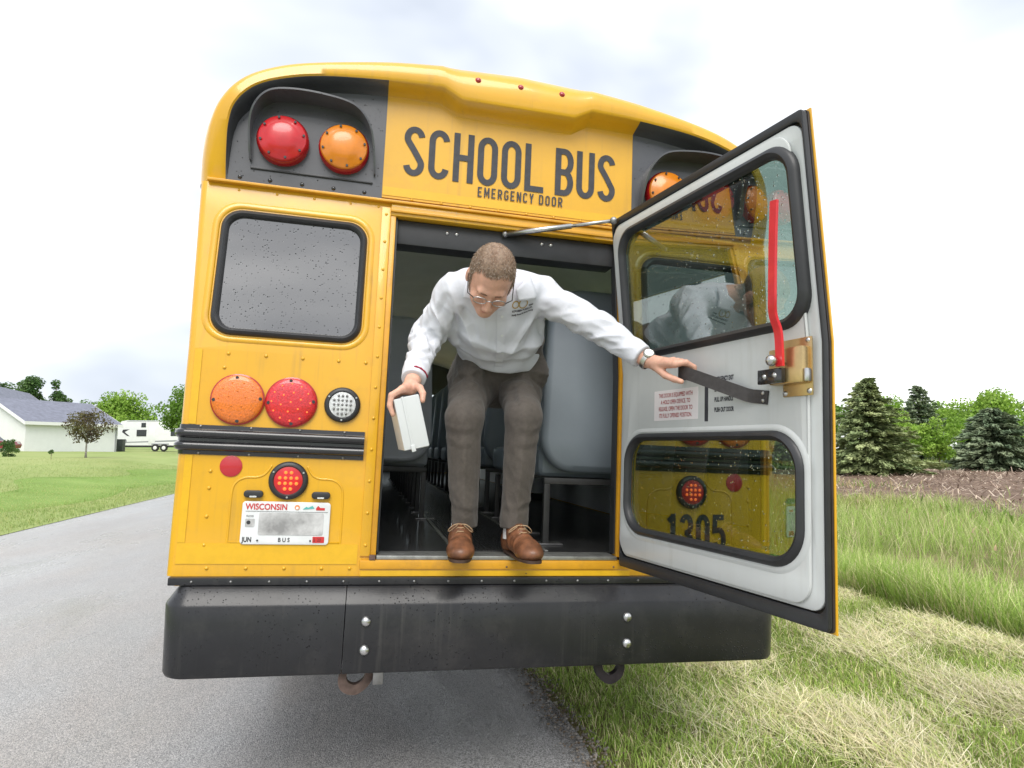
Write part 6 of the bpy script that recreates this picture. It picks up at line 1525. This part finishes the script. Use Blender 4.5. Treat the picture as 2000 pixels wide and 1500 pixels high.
def d_hair(p):
    q = hl(p); m_ = hairmask(q); crown = np.exp(-((q[:, 0] / 0.05) ** 2 + ((q[:, 1] - 0.035) / 0.05) ** 2)) * (q[:, 2] > 0.05)
    return d_head(p) - 0.0016 * m_ * (1 - 0.5 * crown) + 0.004 * (1 - m_) - 0.0010 * noise3(p, 190, 20)
cs = [HP(a, b, c) for a in (-0.1, 0.1) for b in (-0.13, 0.13) for c in (-0.09, 0.14)]
hair = sdf_obj('hair', d_hair, [min(c[i] for c in cs) for i in range(3)], [max(c[i] for c in cs) for i in range(3)], 0.0028, 'hair', man, 0)
bmv = np.zeros(len(body.data.vertices) * 3, f32); body.data.vertices.foreach_get('co', bmv); bmv = bmv.reshape(-1, 3); q = hl(bmv)
near = (np.linalg.norm(q, axis=1) < 0.16) & (q[:, 2] > -0.07); vi = np.nonzero(near)[0]; mk_ = hairmask(q[vi]); crown = np.exp(-((q[vi][:, 0] / 0.045) ** 2 + ((q[vi][:, 1] - 0.04) / 0.045) ** 2))
pick = vi[rs.rand(len(vi)) < mk_ * (1 - 0.45 * crown)]; pick = np.concatenate([pick] * 5); n = len(pick)
nrm_ = np.array([list(body.data.vertices[int(i)].normal) for i in pick]); P = bmv[pick] + rs.randn(n, 3) * 0.0016
flow = -HM[:, 1][None] * 0.5 - HM[:, 2][None] * 0.35 + rs.randn(n, 3) * 0.18; d = nrm_ * 0.20 + flow; d /= np.linalg.norm(d, axis=1)[:, None]; ln = rs.uniform(0.005, 0.010, n)[:, None]
s_ = np.cross(d, rs.randn(n, 3)); s_ /= np.linalg.norm(s_, axis=1)[:, None]; hw = 0.00055
V = np.stack([P - s_ * hw, P + s_ * hw, P + d * ln + s_ * hw * 0.3, P + d * ln - s_ * hw * 0.3], 1).reshape(-1, 3)
hq = hl(P.astype(f32)); cw_ = 0.55 * np.exp(-((hq[:, 0] / 0.05) ** 2 + ((hq[:, 1] - 0.02) / 0.06) ** 2))[:, None] * (hq[:, 2] > 0.05)[:, None]
hc_ = mixcol(n, (0.16, 0.11, 0.075), (0.42, 0.31, 0.22), (0.52, 0.46, 0.40), 0.22); hc_ = hc_ * (1 - cw_) + cw_ * np.array((0.52, 0.31, 0.22))
tag(bulk('hair_strands', V, np.arange(n * 4).reshape(-1, 4), np.repeat(hc_, 4, 0), 'straw', hair), kind='stuff')
# brows, lips, glasses
for s in (-1, 1):
    tube('eyebrow', [HP(s * x, y, z) for x, y, z in ((0.014, -0.0945, 0.017), (0.030, -0.0945, 0.0215), (0.046, -0.083, 0.017))], [0.003, 0.0035, 0.002], 'brow', man, seg=6)
tube('lips', [HP(x, y, -0.071) for x, y in ((-0.021, -0.088), (-0.008, -0.0955), (0.008, -0.0955), (0.021, -0.088))], [0.002, 0.0042, 0.0042, 0.002], 'lip', man, seg=6)
gl = tube('glasses', [HP(x, y, z) for x, y, z in ((-0.011, -0.110, 0.004), (0, -0.113, 0.008), (0.011, -0.110, 0.004))], 0.0018, 'steel', man, seg=8)
for s in (-1, 1):
    lp = [HP(s * (0.034 + 0.023 * math.cos(a)), -0.107 + 0.010 * abs(0.034 + 0.023 * math.cos(a)) * 8, -0.004 + 0.0155 * math.copysign(abs(math.sin(a)) ** 0.7, math.sin(a))) for a in np.linspace(0, 6.283, 24, endpoint=False)]
    tube('rim', lp, 0.0017, 'steel', gl, seg=6, closed=True)
    mk('lens', lp, [tuple(range(24))], 'spectacle_lens', gl)
    tube('temple', [HP(s * 0.057, -0.102, 0.002), HP(s * 0.079, -0.085, 0.003), HP(s * 0.083, 0.0, 0.006), HP(s * 0.083, 0.018, -0.004)], 0.0019, 'leather_dark', gl, seg=6)
# ---- collar: two flaps that lie on the shirt and stand off toward the neck
bvh_s = BVHTree.FromPolygons([v.co.copy() for v in shirt.data.vertices], [tuple(p.vertices) for p in shirt.data.polygons])
for (a, b, c, d) in (((-0.205, -0.185, 1.970), (-0.160, -0.262, 1.905), (-0.168, -0.285, 1.858), (-0.240, -0.240, 1.866)), ((0.012, -0.185, 1.992), (-0.040, -0.262, 1.925), (-0.018, -0.285, 1.872), (0.056, -0.240, 1.896))):
    a, b, c, d = Vector(a), Vector(b), Vector(c), Vector(d); V = []; F = []
    for i in range(9):
        for k in range(6):
            t, w = i / 8, k / 5; p_ = (a.lerp(b, t)).lerp(d.lerp(c, t), w); h_ = bvh_s.find_nearest(p_); V.append(h_[0] + h_[1] * (0.012 + 0.014 * (1 - w) ** 2 * t + 0.004 * w))
    for i in range(8):
        for k in range(5): F.append((i * 6 + k, (i + 1) * 6 + k, (i + 1) * 6 + k + 1, i * 6 + k + 1))
    c_o = mk('collar', V, F, 'shirt', man, sm=60); md_ = c_o.modifiers.new('s', 'SOLIDIFY'); md_.thickness = 0.003; md_.offset = 0
# ---- details laid on the shirt by dropping them onto its surface
CN = Vector((0.0, -0.62, -0.78)).normalized(); CUp = Vector((-0.08, -0.72, 0.60)); CUp = (CUp - CUp.dot(CN) * CN).normalized(); CRt = CUp.cross(CN) * -1
if CRt.x < 0: CRt = -CRt
def drop(o, off=0.0025):
    for v in o.data.vertices:
        h_ = bvh_s.ray_cast(v.co + CN * 0.3, -CN)
        if h_[0] is not None: v.co = h_[0] + CN * off
    return o
def shirt_M(c): 
    M = Matrix.Identity(4)
    for i in range(3): M[i][0] = CRt[i]; M[i][1] = CUp[i]; M[i][2] = CN[i]; M[i][3] = c[i]
    return M
LG = Vector((-0.028, -0.22, 1.842))
for k, (r_, dx) in enumerate(((0.014, 0.0), (0.018, 0.030))):
    ringp = [LG + CRt * (dx + r_ * math.cos(a)) + CUp * (0.018 + r_ * math.sin(a)) for a in np.linspace(0, 6.283, 24, endpoint=False)]
    ringi = [LG + CRt * (dx + (r_ - 0.004) * math.cos(a)) + CUp * (0.018 + (r_ - 0.004) * math.sin(a)) for a in np.linspace(0, 6.283, 24, endpoint=False)]
    drop(mk('embroidered_numeral', ringp + ringi, [(i, (i + 1) % 24, 24 + (i + 1) % 24, 24 + i) for i in range(24)], 'gold_thread', man))
for k, (sx_, sz_, st_) in enumerate((('YEARS', 0.009, 0.052), ('KOBUSSEN BUSES LTD.', 0.011, -0.012), ('Family Proud & Going Strong', 0.010, -0.012))):
    drop(text_mesh('embroidered_text', sx_, sz_, 'thread_dark', shirt_M(LG + CRt * st_ + CUp * (0.004 if k == 0 else -0.010 - 0.015 * (k - 1))), man, xs=0.72, bold=0.0004))
for k in range(4):
    c = Vector((-0.072 + 0.006 * k, -0.16, 1.82)) + CUp * (0.035 - 0.075 * k)
    bm = bmesh.new(); bmesh.ops.create_circle(bm, cap_ends=True, segments=12, radius=0.0055, matrix=shirt_M(c)); o = fin('button', bm, 'plate_white', man, sm=0); drop(o, 0.003)
pl_ = []
for k in range(14): c = Vector((-0.078 + 0.0016 * k, -0.16, 1.82)) + CUp * (0.06 - 0.024 * k); pl_ += [c - CRt * 0.016, c + CRt * 0.016]
o = drop(mk('placket', pl_, [(2 * i, 2 * i + 1, 2 * i + 3, 2 * i + 2) for i in range(13)], 'shirt', man), 0.0016)
o.modifiers.new('s', 'SOLIDIFY').thickness = 0.0015
# red cuff embroidery on his right sleeve
axr = Vector((WRR - ELR).tolist()).normalized(); c0 = Vector(WRR.tolist()) - axr * 0.030; e1 = axr.cross(Vector((0, 0, 1))).normalized(); e2 = axr.cross(e1)
pts_ = []
for k in range(9):
    a = R(-72 + 11 * k); dv_ = None
    for base in (0,):
        dirv = (Vector((0, -1, 0)) - Vector((0, -1, 0)).dot(axr) * axr).normalized(); sidev = axr.cross(dirv); dv_ = dirv * math.cos(a) + sidev * math.sin(a)
    h_ = bvh_s.ray_cast(c0 + dv_ * 0.2, -dv_); pts_.append((h_[0] if h_[0] is not None else c0 + dv_ * 0.045) + dv_ * 0.0015)
tube('cuff_embroidery', pts_, [0.0025 + 0.0015 * (k % 2) for k in range(9)], 'thread_red', man, seg=6)
# ---- wristwatch on the left wrist
axl = Vector((WRL - ELL).tolist()).normalized(); wc = Vector(WRL.tolist()) + axl * 0.006
wf = Vector((-0.35, -0.55, 0.75)); wf = (wf - wf.dot(axl) * axl).normalized()
wt = fin('wristwatch', lathe(bmesh.new(), [(0.031, -0.009), (0.034, -0.008), (0.0345, 0.0), (0.034, 0.008), (0.031, 0.009)], wc, axis=tuple(axl), seg=30), 'watch_steel', man, sm=40)
fin('watch_case', lathe(bmesh.new(), [(0.019, -0.004), (0.020, 0.004), (0.017, 0.008), (0.0155, 0.0075)], wc + wf * 0.030, axis=tuple(wf), seg=24), 'watch_steel', wt, sm=40)
fin('watch_dial', lathe(bmesh.new(), [(0.0158, 0.0076), (0, 0.0078)], wc + wf * 0.030, axis=tuple(wf), seg=24), 'watch_dial', wt, sm=0)
# ================================================================== white box in his right hand
BX = Vector((0.964, 0.05, 0.262)).normalized(); BZ = Vector((-0.262, -0.03, 0.964)); BZ = (BZ - BZ.dot(BX) * BX).normalized(); BY = BZ.cross(BX)
bxr = empty('white_box', (0, 0, -0.021), (0, LEAN_A, 0)); tag(bxr, "small white plastic box held in the man's right hand", 'box')
MB_ = Matrix.Identity(4); bc = Vector((-0.4005, -0.245, 1.4215))
for i in range(3): MB_[i][0] = BX[i]; MB_[i][1] = BY[i]; MB_[i][2] = BZ[i]; MB_[i][3] = bc[i]
def bpart(name, lo, hi, m, bev):
    bm = bm_box(bmesh.new(), lo, hi, bev, 3); bmesh.ops.transform(bm, matrix=MB_, verts=bm.verts); return fin(name, bm, m, bxr)
bpart('base', (-0.043, -0.092, -0.088), (-0.0135, 0.10, 0.086), 'box_white', 0.004)
bpart('lid', (-0.0125, -0.094, -0.090), (0.042, 0.102, 0.088), 'box_white', 0.005)
bpart('lip', (-0.0175, -0.0955, -0.0915), (-0.010, 0.1035, 0.0895), 'box_white', 0.002)
bpart('latch', (-0.020, -0.101, -0.097), (-0.006, -0.0945, -0.074), 'box_white', 0.002)
